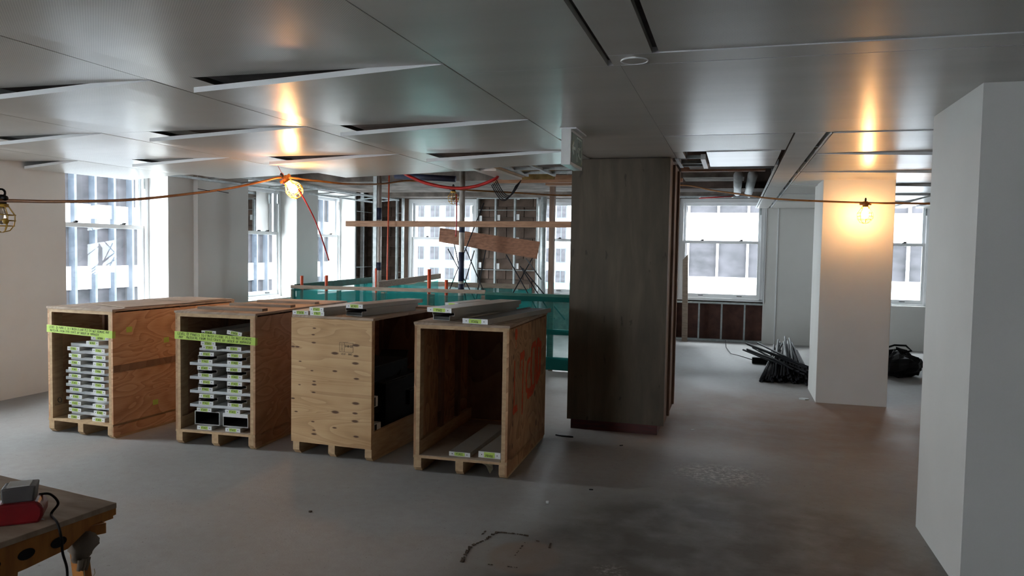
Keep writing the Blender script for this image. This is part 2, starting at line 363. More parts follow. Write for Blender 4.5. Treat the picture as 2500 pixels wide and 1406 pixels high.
def lettering(text, h, wd, th=.0011, jit=.0, seed=1, space=1.45):
    """marker lettering in the local x-z plane, facing -y, starting at x=0"""
    r = random.Random(seed); m = MB(); x = 0
    k = h / 1.4
    for ch in text:
        adv = space * (1.7 if ch == '@' else (.7 if ch in 'I1. ' else 1))
        ox = x + (.3 * wd if ch == '@' else 0); oz = r.uniform(-jit, jit) * h
        for line in GL[ch]:
            for a, b in zip(line, line[1:]):
                p = Vector((ox + a[0] * wd, -.0003, oz + a[1] * k)); q = Vector((ox + b[0] * wd, -.0003, oz + b[1] * k))
                d = (q - p)
                if d.length < 1e-6: continue
                d.normalize(); s = Vector((-d.z, 0, d.x)) * th / 2; e = d * th * .4
                vs = [p - e - s, q + e - s, q + e + s, p - e + s]
                m.add([v + Vector((0, y, 0)) for y in (0, -.0004) for v in vs], [(4, 5, 6, 7), (0, 1, 5, 4), (1, 2, 6, 5), (2, 3, 7, 6), (3, 0, 4, 7)])
        x += adv * wd
    return m, x

# ================================================================== SETTING
fl = MB(); fl.box(-7.4, -4.3, -.25, 6.3, 14.6, 0); st(fl.build('floor', M_['floor']), 'grey concrete floor with brown and darker patches and dust')
# ---- left wall
def wall_with_openings(mb, axis, pos0, pos1, a0, a1, z0, z1, ops):
    cur = a0
    def bx(u0, u1, w0, w1):
        if u1 - u0 < .002: return
        if axis == 'x': mb.box(pos0, u0, w0, pos1, u1, w1)
        else: mb.box(u0, pos0, w0, u1, pos1, w1)
    for (o0, o1, p0, p1) in ops:
        bx(cur, o0, z0, z1); bx(o0, o1, z0, p0); bx(o0, o1, p1, z1); cur = o1
    bx(cur, a1, z0, z1)
m = MB(); wall_with_openings(m, 'x', -7.36, -7.0, -4.3, 13.2, 0, 3.1, [(a, b, WZ0, WZ1) for a, b in LEFTWIN])
m.box(-7.0, 8.62, 0, -6.93, 9.72, 2.9)
wl = st(m.build('wall_left', M_['drywall']), 'white plastered wall with deep window reveals')
# stripped corner: clay blocks
m = MB(); m.box(-7.6, 13.2, 0, -7.42, 14.8, 3.1); wlb = m.build('masonry_backing', M_['mortar'], wl)
m = MB(); wall_with_openings(m, 'y', 14.46, 14.75, -7.6, 6.3, 0, 3.1, [(a, b, WZ0, WZ1) for a, b in BACKWIN])
wb = st(m.build('wall_back', M_['mortar']), 'stripped masonry wall behind the windows')
m = MB(); wall_with_openings(m, 'y', 14.2, 14.46, .52, 6.3, 0, 3.1, [(BACKWIN[3][0], BACKWIN[3][1], WZ0, WZ1)])
m.build('plaster_face', M_['drywall'], wb, label='finished white plaster beside the far right windows')
B('corner_bead', M_['trimwhite'], (.72, 14.192, 0, .74, 14.2, 2.45), parent=wb)
B('window_return', M_['trimwhite'], (.52, 14.19, .7, .535, 14.46, 2.6), parent=wb)
# blocks, one mesh per size shared
bmesh_blk = {}
def block(parent, x0, y0, z0, x1, y1, z1):
    key = (round(x1 - x0, 3), round(y1 - y0, 3), round(z1 - z0, 3))
    if key not in bmesh_blk:
        k = MB(); k.box(-key[0] / 2, -key[1] / 2, -key[2] / 2, key[0] / 2, key[1] / 2, key[2] / 2); bmesh_blk[key] = k.mesh('clay_block', M_['brown'])
    o = put('clay_block', bmesh_blk[key], parent)
    o.location = ((x0 + x1) / 2 + random.uniform(-.002, .002), (y0 + y1) / 2 + random.uniform(-.008, .008), (z0 + z1) / 2)
    return o
def courses(parent, a0, a1, z0, z1, y, axis='y', L=.36, Hh=.205, off=0):
    z = z0; r = 0
    while z < z1 - .05:
        zz = min(z + Hh, z1); a = a0; cut = L * .5 if (r + off) % 2 else L
        while a < a1 - .03:
            b = min(a + cut, a1); cut = L
            if axis == 'y': block(parent, a + .006, y - .05, z + .006, b - .006, y + .02, zz - .006)
            else: block(parent, y - .02, a + .006, z + .006, y + .05, b - .006, zz - .006)
            a = b
        z += Hh; r += 1
courses(wb, -7.38, -6.45, .8, 3.0, 14.46)
courses(wb, -4.88, -3.68, .8, 2.85, 14.46)
courses(wlb, 13.25, 14.4, .8, 2.9, -7.42, 'x')
courses(wb, -1.05, .5, .03, .70, 14.46, L=.3, Hh=.165)
# other walls
m = MB(); wall_with_openings(m, 'y', -4.5, -4.3, -7.4, 6.3, 0, 3.1, [(-5.6, -4.1, WZ0, 2.4)])  # unseen opening, put in and sized to light the crate fronts
st(m.build('wall_front', M_['drywall']), 'wall behind the camera')
B('wall_right', M_['drywall'], (6.3, -4.3, 0, 6.5, 14.8, 3.1)); st(bpy.data.objects['wall_right'])
m = MB(); m.box(1.085, 4.02, 0, 6.3, 4.93, 2.41); m.box(1.085, 4.02, 2.41, 6.3, 4.93, 3.1)
st(m.build('wall_partition', M_['drywall']), 'white boxed wall end closest on the right')
m = MB(); m.box(.895, 8.76, 0, 1.60, 9.62, 3.1); c = m.build('wall_pier', M_['drywall'], bevel=.004); st(c, 'white square pier lit orange by a work lamp')
# slab and beams above the ceiling
cl = struct('ceiling', 'dark structural slab and grey metal panel ceiling')
B('slab', M_['darkconcrete'], (-7.6, -4.5, 3.1, 6.5, 14.8, 3.35), parent=cl)

# ---- ceiling panels
ZC = 2.41
def cpanel(x0, x1, y0, y1, drop_nl=0, drop_nr=0, drop_fl=0, drop_fr=0, mat='ceil', th=.026, name='ceiling_panel', gap=.003, z=ZC, nx=6):
    m = MB(); x0 += gap; x1 -= gap; y0 += gap; y1 -= gap; ny = 4
    def dz(s, t):
        e = (1 - s) ** .9
        return -((drop_nl * e + drop_nr * (1 - e)) * (1 - t) + (drop_fl * e + drop_fr * (1 - e)) * t)
    vs = []; fs = []
    for top in (0, 1):
        for j in range(ny + 1):
            for i in range(nx + 1):
                s, t = i / nx, j / ny; vs.append((x0 + (x1 - x0) * s, y0 + (y1 - y0) * t, z + dz(s, t) + th * top))
    K = (nx + 1) * (ny + 1)
    for j in range(ny):
        for i in range(nx):
            a = j * (nx + 1) + i; q = (a, a + 1, a + nx + 2, a + nx + 1); fs.append(q[::-1]); fs.append(tuple(v + K for v in q))
    per = [i for i in range(nx)] + [j * (nx + 1) + nx for j in range(ny)] + [ny * (nx + 1) + i for i in range(nx, 0, -1)] + [j * (nx + 1) for j in range(ny, 0, -1)]
    for a, b in zip(per, per[1:] + per[:1]): fs.append((a, b, b + K, a + K))
    m.add(vs, fs)
    for i in range(ny * nx): m.m[2 * i + 1] = 1            # top faces darkened, standing in for the unlit gap above
    for i in range(nx): m.m[2 * ny * nx + i] = 2           # near-edge upstand made whiter, light put into its colour
    return m.build(name, [M_[mat], M_['darkin'], M_['trimwhite']], cl)
rows = [-4.3, -2.65, -1.2, .25, 1.7, 3.15, 4.59, 6.07, 7.5]
colsL = [(-6.985, -6.28), (-5.64, -4.53), (-4.11, -2.81), (-2.56, -1.25)]
for ci, (a, b) in enumerate(colsL):
    for ri in range(len(rows) - 1):
        y0, y1 = rows[ri], rows[ri + 1]; d = .072 if ri >= 5 else .062
        if ci == 3 and ri == 7: y1 = 6.85
        cpanel(a, b, y0, y1, drop_nl=d, drop_fl=.055 if ri == 7 else 0, drop_nr=.002, mat='ceilperf' if ri >= 1 else 'ceil')
for (a, b) in [(-6.28, -5.64), (-4.53, -4.11), (-2.81, -2.56)]:
    for k in range(0, 8, 2): cpanel(a, b, rows[k], rows[min(k + 2, 8)], name='ceiling_strip', gap=.0015, mat='ceilperf')
cpanel(-2.62, -2.38, 7.5, 8.5, drop_fl=0, name='ceiling_strip', th=.05)
B('batten', M_['pine'], (-2.38, 7.3, 2.43, -2.34, 8.45, 2.50), parent=cl, label='pale wooden batten beside the last ceiling strip')
# plain bands
cpanel(-1.25, -.555, -4.3, 3.34, gap=.001, name='plain_ceiling_band'); cpanel(-1.25, -.5, 3.34, 5.42, gap=.0008, name='plain_ceiling_band')
cpanel(-1.25, -.5, 5.42, 6.72, name='plain_ceiling_band', z=ZC + .004)
cpanel(-.5, 6.3, 3.345, 4.93, gap=.0008, name='plain_ceiling_band'); cpanel(-.5, 6.3, 4.93, 5.415, gap=.0008, name='plain_ceiling_band')
cpanel(-.53, -.345, -4.3, 3.165, gap=.001, name='slot_ceiling_strip'); cpanel(-.53, 6.3, 3.168, 3.34, gap=.001, name='border_ceiling_strip')
for k in range(5):
    cpanel(-.32, 1.2, 3.165 - 1.5 * (k + 1), 3.165 - 1.5 * k, gap=.001, mat='ceilperf', z=ZC + .004)
cpanel(1.2, 6.3, -4.3, 3.165, gap=.001, mat='ceilperf', z=ZC + .004)
# smoke detector ring
d = thing('ceiling_vent', 'small round white disc vent in the grey ceiling strip', 'vent', (-.43, 3.262, ZC))
m = MB(); m.tube([(0, 0, -.004), (0, 0, .0)], .056, 40); m.build('disc', M_['ceil'], d)
m = MB(); k = 40
m.tube([(.056 * math.cos(2 * math.pi * i / k), .056 * math.sin(2 * math.pi * i / k), -.004) for i in range(k + 1)], .003, 6); m.build('rim', M_['trimwhite'], d)
# right zone
cpanel(-.5, .36, 5.43, 6.28, mat='ceilperf'); cpanel(-.24, .33, 6.285, 7.35, z=ZC - .006, th=.02)
cpanel(-.5, -.42, 6.285, 6.72, name='ceiling_strip')
cpanel(.365, .56, 5.425, 9.6, name='ceiling_strip'); cpanel(.365, .56, 9.6, 14.2, name='ceiling_strip')
ry = [5.43, 6.53, 7.92, 9.35, 10.8, 12.3, 14.18]
for i in range(6):
    d = (0, .055, .04, .04, .03, .03)[i]
    cpanel(.60, 2.36, ry[i], ry[i + 1], drop_nl=.004, drop_nr=d, drop_fl=0, drop_fr=0, name='ceiling_panel', z=ZC - .002)
    B('panel_lip', M_['trimwhite'], (.588, ry[i] + .02, ZC - .004, .598, ry[i + 1] - .05, ZC + .04), parent=cl)
cpanel(2.5, 2.75, 5.43, 14.18, name='ceiling_strip')
for i in range(6): cpanel(2.9, 4.6, ry[i], ry[i + 1], drop_nl=.035, drop_nr=.02, name='ceiling_panel')
cpanel(4.6, 6.3, 5.43, 14.18)
m = MB(); m.box(.335, 7.3, ZC, .362, 14.1, ZC + .004); m.box(.358, 7.3, ZC, .362, 14.1, ZC + .05); m.build('edge_angle', M_['zinc'], cl)
for i in range(8):
    B('hanger_clip', M_['zinc'], (.565, 6.2 + i * 1.0, ZC + .01, .59, 6.24 + i * 1.0, ZC + .05), parent=cl)
# open ceiling grid next to the column
g = thing('ceiling_grid', 'open aluminium ceiling grid beside the dark column', 'ceiling grid', (-.36, 6.75, ZC))
for yy in (0, .38, .62): B('cross_rail', M_['zinc'], (-.15, 6.75 + yy - 6.75, .0, .10, 6.75 + yy - 6.735, .03), parent=g)
B('side_rail', M_['trimwhite'], (.06, -.02, -.01, .10, .72, .035), parent=g); B('side_rail', M_['zinc'], (-.16, -.02, 0, -.13, .72, .035), parent=g)
g = thing('ceiling_grid', 'open aluminium ceiling grid left of the exit sign column', 'ceiling grid', (-1.9, 7.35, 2.45))
for yy in (-.45, 0, .5, .9): B('cross_rail', M_['zinc'], (-.42, yy, 0, .45, yy + .02, .03), parent=g)
for xx in (-.42, -.1, .43): B('side_rail', M_['zinc'], (xx, -.5, -.01, xx + .03, 1.1, .02), parent=g)
# beams
def beam(mat, x0, y0, z0, x1, y1, z1, lab=None): return B('beam', M_[mat], (x0, y0, z0, x1, y1, z1), parent=cl, label=lab)
beam('darkconcrete', -7.0, 9.1, 2.66, -.6, 9.4, 3.1); beam('concrete', -6.9, 11.0, 2.64, -2.4, 13.2, 3.08, 'dusty pale plaster soffit')
beam('concrete', -7.0, 13.75, 2.60, -2.1, 14.46, 3.1)
beam('darkconcrete', -.55, 9.0, 2.62, .6, 9.6, 3.1); beam('concrete', -.7, 10.6, 2.62, .1, 11.2, 2.9, 'crumbly whitewashed beam')
beam('roughply', -.7, 10.2, 2.66, .35, 10.32, 2.75); beam('darkconcrete', -1.0, 12.2, 2.6, .5, 12.9, 3.1)
beam('wood', -2.4, 9.7, 2.45, -1.5, 9.9, 2.58, 'raw timber header'); beam('wood', -2.9, 9.0, 2.42, -.6, 9.08, 2.46)
beam('concrete', -.98, 14.2, 2.60, .52, 14.46, 2.75)
M_['ochre'] = mottled('ochre_insulation', (104, 84, 44), (160, 136, 84), 6, .9)
a, b = at(1266, 417, 8.95), at(1352, 437, 8.95)
B('insulation_block', M_['ochre'], (a.x, 8.95, b.z, b.x, 9.0, a.z), parent=cl, label='ochre insulation block')
for x in (.02, .2):
    m = MB(); m.tube([(x, 10.4, 2.62), (x, 13.3, 2.62)], .06 if x < .1 else .065, 16); o = m.build('wrapped_pipe', M_['pipewhite'], smooth=True)
    tag(o, 'white wrapped pipe under the open slab, ' + ('left one' if x < .1 else 'right one') + ' of the pair', 'pipe')
m = MB(); m.tube([at(965, 429, 9.4), at(1112, 437, 9.4)], .04, 12); tag(m.build('blue_pipe', M_['bluepaint'], smooth=True), 'dark blue pipe high above the netting enclosure', 'pipe')
for k in range(6):
    pass
m = MB(); m.tube([at(1707, 484, 13.8), at(1790, 479, 13.8)], .012, 8); tag(m.build('sprinkler_pipe', M_['red'], smooth=True), 'thin red pipe above the far window head', 'pipe')
# perimeter track frames (left)
g = thing('track_frame', 'galvanised track ladder fixed high along the left windows', 'metal track', (0, 0, 0))
for x, z in ((-6.9, 2.47), (-6.45, 2.52)):
    m = MB(); m.bar((x, 7.7, z), (x, 13.9, z + .02), .05, .03); m.build('rail', M_['zinc'], g)
for k in range(9):
    m = MB(); m.bar((-6.9, 8.1 + k * .7, 2.49), (-6.45, 8.1 + k * .7, 2.53), .04, .02); m.build('rung', M_['zinc'], g)
g = thing('track_frame', 'galvanised ladder track above the far middle window', 'metal track', (0, 0, 0))
for y in (13.9, 14.1):
    m = MB(); m.bar((-1.0, y, 2.6), (.35, y, 2.6), .02, .02); m.build('rail', M_['zinc'], g)
for k in range(5): m = MB(); m.bar((-.9 + k * .28, 13.9, 2.6), (-.9 + k * .28, 14.1, 2.6), .03, .02); m.build('rung', M_['zinc'], g)

# ---- windows: local x along the width, y to the outside, z up
def window(idx, w, loc, rz, label):
    g = struct('window_%d' % idx, label, loc); g.rotation_euler = (0, 0, rz)
    z0, z1, zr = WZ0, WZ1, WRAIL; f = .06
    B('jamb', M_['trimwhite'], (0, 0, z0, f, .13, z1), parent=g, bevel=.003); B('jamb', M_['trimwhite'], (w - f, 0, z0, w, .13, z1), parent=g, bevel=.003)
    B('head', M_['trimwhite'], (f, 0, z1 - f, w - f, .13, z1), parent=g, bevel=.003); B('sill', M_['trimwhite'], (f, -.03, z0, w - f, .13, z0 + .03), parent=g, bevel=.003)
    def sash(y, a, b, s=.045, bot=.05, top=.05):
        m = MB(); m.box(f, y, a, f + s, y + .04, b); m.box(w - f - s, y, a, w - f, y + .04, b)
        m.box(f + s, y, a, w - f - s, y + .04, a + bot); m.box(f + s, y, b - top, w - f - s, y + .04, b)
        so = m.build('sash', M_['trimwhite'], g)
        m = MB(); m.add([(f + s, y + .02, a + bot), (w - f - s, y + .02, a + bot), (w - f - s, y + .02, b - top), (f + s, y + .02, b - top)], [(0, 1, 2, 3)])
        m.build('pane', M_['glass'], so); return so
    sash(.07, zr - .025, z1 - f, bot=.045); lo = sash(.02, z0 + .03, zr + .025, bot=.07)
    for x in (w * .27, w * .73):
        m = MB(); m.box(x - .03, .0, zr + .025, x + .03, .03, zr + .035); m.box(x - .012, -.005, zr + .035, x + .035, .02, zr + .048); m.build('latch', M_['black'], g)
        m = MB(); m.tube([(x - .04, .02, z0 + .07), (x - .04, -.004, z0 + .07), (x + .04, -.004, z0 + .07), (x + .04, .02, z0 + .07)], .006, 6); m.build('lift_handle', M_['black'], g)
    for z in (z1 - .28,):
        B('spring_cover', M_['zinc'], (w - f - .03, .0, z, w - f, .02, z + .16), parent=g)
    return g
wi = 1
for (a, b) in LEFTWIN[::-1]:
    window(wi, b - a, (-7.3, a, 0), math.pi / 2, 'white sash window in the left wall') ; wi += 1
for (a, b) in BACKWIN:
    window(wi, b - a, (a, 14.3, 0), 0, 'white sash window in the far wall'); wi += 1
# reveals filled for the stripped back windows
for i, (a, b) in enumerate(BACKWIN[:3]):
    t = st(B('trim_%d' % (i + 1), M_['trimwhite'], (a - .015, 14.29, WZ0 - .02, a, 14.46, WZ1 + .015), (b, 14.29, WZ0 - .02, b + .015, 14.46, WZ1 + .015), (a - .015, 14.29, WZ1, b + .015, 14.46, WZ1 + .015), (a - .015, 14.27, WZ0 - .02, b + .015, 14.46, WZ0)))
t = st(B('trim_4', M_['woodv'], (-6.50, 14.3, .7, -6.40, 14.46, 2.65)), 'brown timber jamb left of the far left window')

# ---- metal stud frames
def studframe(label, xs, y, z0, z1, hs, w=.04, rods=(), clips=True):
    g = thing('stud_frame', label, 'stud frame', (0, 0, 0))
    for x in xs:
        m = MB(); m.box(x - w / 2, y, z0, x + w / 2, y + .004, z1); m.box(x - w / 2, y, z0, x - w / 2 + .004, y + .06, z1); m.box(x + w / 2 - .004, y, z0, x + w / 2, y + .06, z1); m.build('stud', M_['zinc'], g)
    for z in hs: B('track', M_['zinc'], (min(xs) - w / 2, y - .004, z - .02, max(xs) + w / 2, y + .06, z + .02), parent=g)
    for z in rods:
        m = MB(); m.tube([(min(xs), y - .005, z), (max(xs), y - .005, z)], .007, 6); m.build('bridging_rod', M_['zinc'], g)
    if clips:
        for x in xs[:-1]:
            for k in range(6):
                z = z0 + .25 + k * .46 + random.uniform(-.05, .05)
                if z > z1 - .1: continue
                o = B('clip', M_['trimwhite'], (x + w / 2 + .01, y + .02, z, x + w / 2 + .07, y + .024, z + .11), parent=g)
    return g
studframe('galvanised stud frame with clips on the bare pier between two far windows', [-4.85, -4.48, -4.09, -3.64], 14.1, .05, 2.75, [2.73, 2.60], rods=(2.36, 1.2))
studframe('narrow galvanised stud pair in the far left corner', [-6.60, -6.47], 14.15, .05, 2.75, [2.62], clips=False, rods=(2.3, 1.1))
g = thing('stud_frame', 'galvanised studs on the stripped side wall by the last left window', 'stud frame')
for y in (13.3, 13.75, 14.25):
    m = MB(); m.box(-7.2, y, .05, -7.13, y + .035, 2.9); m.build('stud', M_['zinc'], g)
for z in (1.2, 2.3): m = MB(); m.tube([(-7.12, 13.3, z), (-7.12, 14.25, z)], .007, 6); m.build('bridging_rod', M_['zinc'], g)
B('wall_end', M_['black'], (-7.14, 13.18, .0, -7.0, 13.215, 2.6), parent=wl)
g = thing('stud_frame', 'low metal stud frame under the far middle window', 'stud frame', (0, 0, 0))
for x in (-1.02, -.60, -.20, .20, .58):
    m = MB(); m.box(x, 14.24, .03, x + .03, 14.3, .70); m.build('stud', M_['zinc'], g)
B('track', M_['zinc'], (-1.06, 14.22, .68, .72, 14.32, .71), parent=g); B('track', M_['zinc'], (-1.06, 14.22, 0.002, .72, 14.32, .035), parent=g)
B('backing', M_['brownsheet'], (-1.04, 14.33, .03, .70, 14.4, .70), parent=g, label='brown backing sheet')
B('trim_5', M_['concrete'], (-1.32, 14.2, 0, -1.05, 14.46, 2.9)); st(bpy.data.objects['trim_5'])
B('trim_6', M_['trimwhite'], (.50, 14.2, .0, .725, 14.205, 2.5)); st(bpy.data.objects['trim_6'])
bpy.data.objects.remove(bpy.data.objects['trim_6'])
m = MB(); p, q = Vector((-.80, 13.95, 0.0)), Vector((-.86, 13.98, 1.5)); m.add([(-.86, 13.93, 0), (-.76, 13.93, 0), (-.79, 13.93, 1.58), (-.88, 13.93, 1.47), (-.86, 13.96, 0), (-.76, 13.96, 0), (-.79, 13.96, 1.58), (-.88, 13.96, 1.47)],
    [(0, 1, 2, 3), (7, 6, 5, 4), (0, 4, 5, 1), (1, 5, 6, 2), (2, 6, 7, 3), (3, 7, 4, 0)])
tag(m.build('plank', M_['greyplank']), 'dark pointed plank leaning before the far middle window', 'plank')

# ---- concrete column in formply
g = thing('clad_column', 'large dark column clad in formply on a red base', 'column', (-1.4, 6.63, 0))
B('base_plinth', M_['redwood'], (.03, .03, 0, .80, 1.0, .12), parent=g, label='dark red base')
m = MB(); m.box(0, 0, .09, .855, .022, 2.405); m.build('front_sheet', M_['formply'], g)
B('side_sheet', M_['woodv'], (.833, .022, .09, .855, 1.0, 2.41), parent=g, label='brown wooden side')
B('side_sheet', M_['formply'], (0, .022, .09, .022, 1.0, 2.41), parent=g)
B('back_sheet', M_['formply'], (.022, .98, .09, .833, 1.0, 2.41), parent=g); B('core', M_['darkconcrete'], (.05, .05, .12, .80, .97, 3.1), parent=g)
for y in (.30, .86): B('batten', M_['woodv'], (.855, y, .12, .877, y + .07, 2.38), parent=g)

# ---- exit sign
g = thing('exit_sign', 'green running man exit sign box hanging from the ceiling', 'sign', (-1.08, 5.115, 2.165))
B('housing', M_['coldwhite'], (-.035, -.20, 0, .03, .20, .235), parent=g, bevel=.003)
B('mount', M_['trimwhite'], (-.05, -.18, .235, .06, .18, .245), parent=g)
f = B('face', M_['signgreen'], (.03, -.18, .02, .0325, .18, .215), parent=g)
m = MB()
def strokeyz(pts, w):
    for a, b in zip(pts, pts[1:]):
        m.bar((.033, a[0], a[1]), (.033, b[0], b[1]), w, .001, up=(1, 0, 0))
strokeyz([(-.06, .118), (-.15, .118)], .02); strokeyz([(-.115, .16), (-.16, .118), (-.115, .076)], .02)
strokeyz([(-.02, .035), (-.02, .20), (.15, .20), (.15, .035)], .012)
strokeyz([(.06, .15), (.05, .10)], .03); strokeyz([(.05, .10), (.02, .07), (.025, .04)], .014); strokeyz([(.05, .10), (.085, .075), (.12, .07)], .014)
strokeyz([(.06, .145), (.02, .13), (.01, .10)], .011); strokeyz([(.06, .145), (.10, .13), (.115, .15)], .011)
m.tube([(.0325, .055, .178), (.034, .055, .178)], .013, 14)
m.build('pictogram', M_['signwhite'], f)

# ================================================================== CRATES
def crate(label, loc, rz, w, d, h, side, kind='front'):
    g = thing('shipping_crate', label, 'crate', loc, rz, None); t = .016
    for x in (0.002, w / 2 - .03, w - .06):
        m = MB(); m.prism([(0, .03), (.03, 0), (d - .03, 0), (d, .03), (d, .10), (0, .10)], 'x', x, x + .058); m.build('skid', M_['pine'], g, bevel=.002)
    B('base', M_['pine'], (0, -.004, .10, w, d, .118), parent=g, label='plywood base')
    B('side_panel', M_[side], (0, 0, .118, t, d, h - .03), parent=g)
    if kind == 'front':
        B('side_panel', M_[side], (w - t, 0, .02, w, d, h - .03), parent=g)
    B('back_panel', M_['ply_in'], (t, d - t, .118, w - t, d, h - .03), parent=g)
    B('top_panel', M_['ply_top'], (-.006, -.006, h - .018, w + .006, d, h), parent=g)
    B('top_rail', M_['pine'], (0, 0, h - .045, w, .03, h - .018), parent=g); B('top_rail', M_['pine'], (0, d - .04, h - .05, w, d, h - .018), parent=g)
    ys = [.0, d * .36, d * .68, d - .06]
    for i, y in enumerate(ys):
        dd = .022 if i == 0 else .07
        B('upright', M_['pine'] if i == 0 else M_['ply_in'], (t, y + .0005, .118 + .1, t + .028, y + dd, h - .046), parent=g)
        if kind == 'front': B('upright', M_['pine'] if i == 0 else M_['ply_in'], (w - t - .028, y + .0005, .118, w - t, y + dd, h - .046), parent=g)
    B('upright', M_['pine'], (t + .0, .03, .218, t + .014, .115, h - .07), parent=g)
    B('bottom_rail', M_['pine'], (t, .0, .118, t + .028, d - .02, .218), parent=g)
    if kind != 'front':
        m = MB(); m.box(-.004, -.016, .098, w + .002, -.001, h - .02)
        m.build('front_panel', M_['ply_pale'], g, label='pale knotty plywood front')
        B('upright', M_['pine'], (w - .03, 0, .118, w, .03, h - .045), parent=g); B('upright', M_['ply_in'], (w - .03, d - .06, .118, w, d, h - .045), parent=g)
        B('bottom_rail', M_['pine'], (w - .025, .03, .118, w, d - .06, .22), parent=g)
    return g
D2 = math.radians
CR = [((-5.50, 4.98, 0), D2(-2.2), .695, 1.48, 1.06), ((-4.252, 5.02, 0), D2(3.0), .71, 1.6, 1.07), ((-3.23, 5.09, 0), D2(-2.6), .69, 1.38, 1.075), ((-2.165, 4.965, 0), D2(2.0), .695, 1.27, 1.075)]
c1 = crate('leftmost plywood crate, lime tape across it, dark band on its side', *CR[0], 'ply_side')
c2 = crate('second plywood crate from the left, open, three battens on its lid', *CR[1], 'ply_side2')
c3 = crate('crate with closed pale knotty plywood front and open side', *CR[2], 'ply_side2', kind='side')
c4 = crate('nearly empty open crate with orange spray paint marks on its side', *CR[3], 'ply_knot')
def cp(i, x, y, z):
    (l, r, *_q) = CR[i]; return (l[0] + x * math.cos(r) - y * math.sin(r), l[1] + x * math.sin(r) + y * math.cos(r), z)
# crate 1 band, marks
B('side_band', M_['ply_in'], (.695, 0.005, .545, .699, 1.47, .60), parent=c1, label='darker horizontal wooden band')
m = MB(); m.tube([(.09 + .02 * math.cos(a * math.pi / 8), .0285, .27 + .02 * math.sin(a * math.pi / 8)) for a in range(17)], .003, 5); o = m.build('ring_mark', M_['ink'], c1)
for k, (x, y, z) in enumerate([(.695, .14, .86), (.695, .55, .73), (.695, .42, .2)]):
    B('note', M_['note'], (x, y, z, x + .001, y + .06, z + .045), parent=c1)
for y in (.18, .62, 1.05): B('lid_batten', M_['greyplank'], (.10 - .03, y, 1.07, .66, y + .08, 1.092), parent=c2)
B('lid_batten', M_['greyplank'], (.1, 1.02, 1.075, .66, 1.09, 1.09), parent=c3)
# thin sheets lying on crates
def sheet(label, i, pts, z, th=.004, mat='cardboard', curl=.02):
    m = MB(); n = len(pts); vs = [Vector(cp(i, x, y, z + (curl if c else 0))) for x, y, c in pts]
    m.add(vs + [v + Vector((0, 0, th)) for v in vs], [tuple(range(n))[::-1], tuple(range(n, 2 * n))] + [(k, (k + 1) % n, n + (k + 1) % n, n + k) for k in range(n)])
    return tag(m.build('cardboard_sheet', M_[mat]), label, 'cardboard')
sheet('grey cardboard sheet lying on the leftmost crate', 0, [(.1, .35, 0), (.66, .16, 0), (.71, .8, 0), (.70, 1.46, 0), (.15, 1.47, 0)], 1.063, curl=.01)
sheet('smaller cardboard sheet at the back of the leftmost crate lid', 0, [(.25, .9, 0), (.68, .95, 0), (.66, 1.4, 0), (.3, 1.42, 0)], 1.069)
sheet('brown cardboard sheet curling over the spray painted crate', 3, [(.05, .03, 0), (.60, .0, 0), (.70, .30, 0), (.705, .8, 0), (.70, 1.24, 0), (.1, 1.24, 0)], 1.077, .003)
sheet('torn cardboard flap at the rear corner of the spray painted crate', 3, [(.42, .95, 0), (.56, .82, 1), (.69, .86, 0), (.68, 1.2, 1), (.5, 1.24, 0)], 1.083, .003, curl=.02)
sheet('grey cardboard liner on the floor of the second crate', 1, [(.05, .0, 0), (.66, .0, 0), (.66, 1.5, 0), (.05, 1.5, 0)], .119, .003)
sheet('grey cardboard liner on the floor of the spray painted crate', 3, [(.05, .0, 0), (.64, -.01, 0), (.64, 1.2, 0), (.05, 1.2, 0)], .119, .003)
# tape banners
def banner(label, i, z, tilt, l1, l2, w, seed):
    g = thing('tape_banner', label, 'tape', cp(i, -.004, -.006, z), CR[i][1]); g.rotation_euler = (0, tilt, CR[i][1])
    m = MB(); m.box(0, -.001, 0, w + .008, 0, .062); m.box(w + .007, -.001, 0, w + .008, .03, .055); s = m.build('strip', M_['note'], g)
    a, la = lettering(l1, .018, .0068, .0019, .12, seed, 1.5); b, lb = lettering(l2, .017, .0066, .0019, .12, seed + 1, 1.5)
    k = (w - .05) / max(la, lb)
    for mm, zz, xx in ((a, .036, .03), (b, .010, .04)):
        mm.v = [(x * k + xx, y - .001, z + zz) for x, y, z in mm.v]; mm.build('lettering', M_['ink'], s)
banner('lime tape lettered in marker across the leftmost crate', 0, .845, D2(1.6), 'LEVEL @ PANELS TO FINISH FLOOR PLS DO NOT REMOVE ANY', 'MATERIAL FROM THIS CRATE BY ORDER OF MANAGER', .695, 3)
banner('lime tape lettered in marker across the second crate from left', 1, .845, D2(1.8), 'LEVEL @ PANELS TO FINISH FLOOR. PLS DO NOT REMOVE', 'ANY   MATERIAL FROM THIS CRATE BY ORDER OF MANAGER', .71, 9)
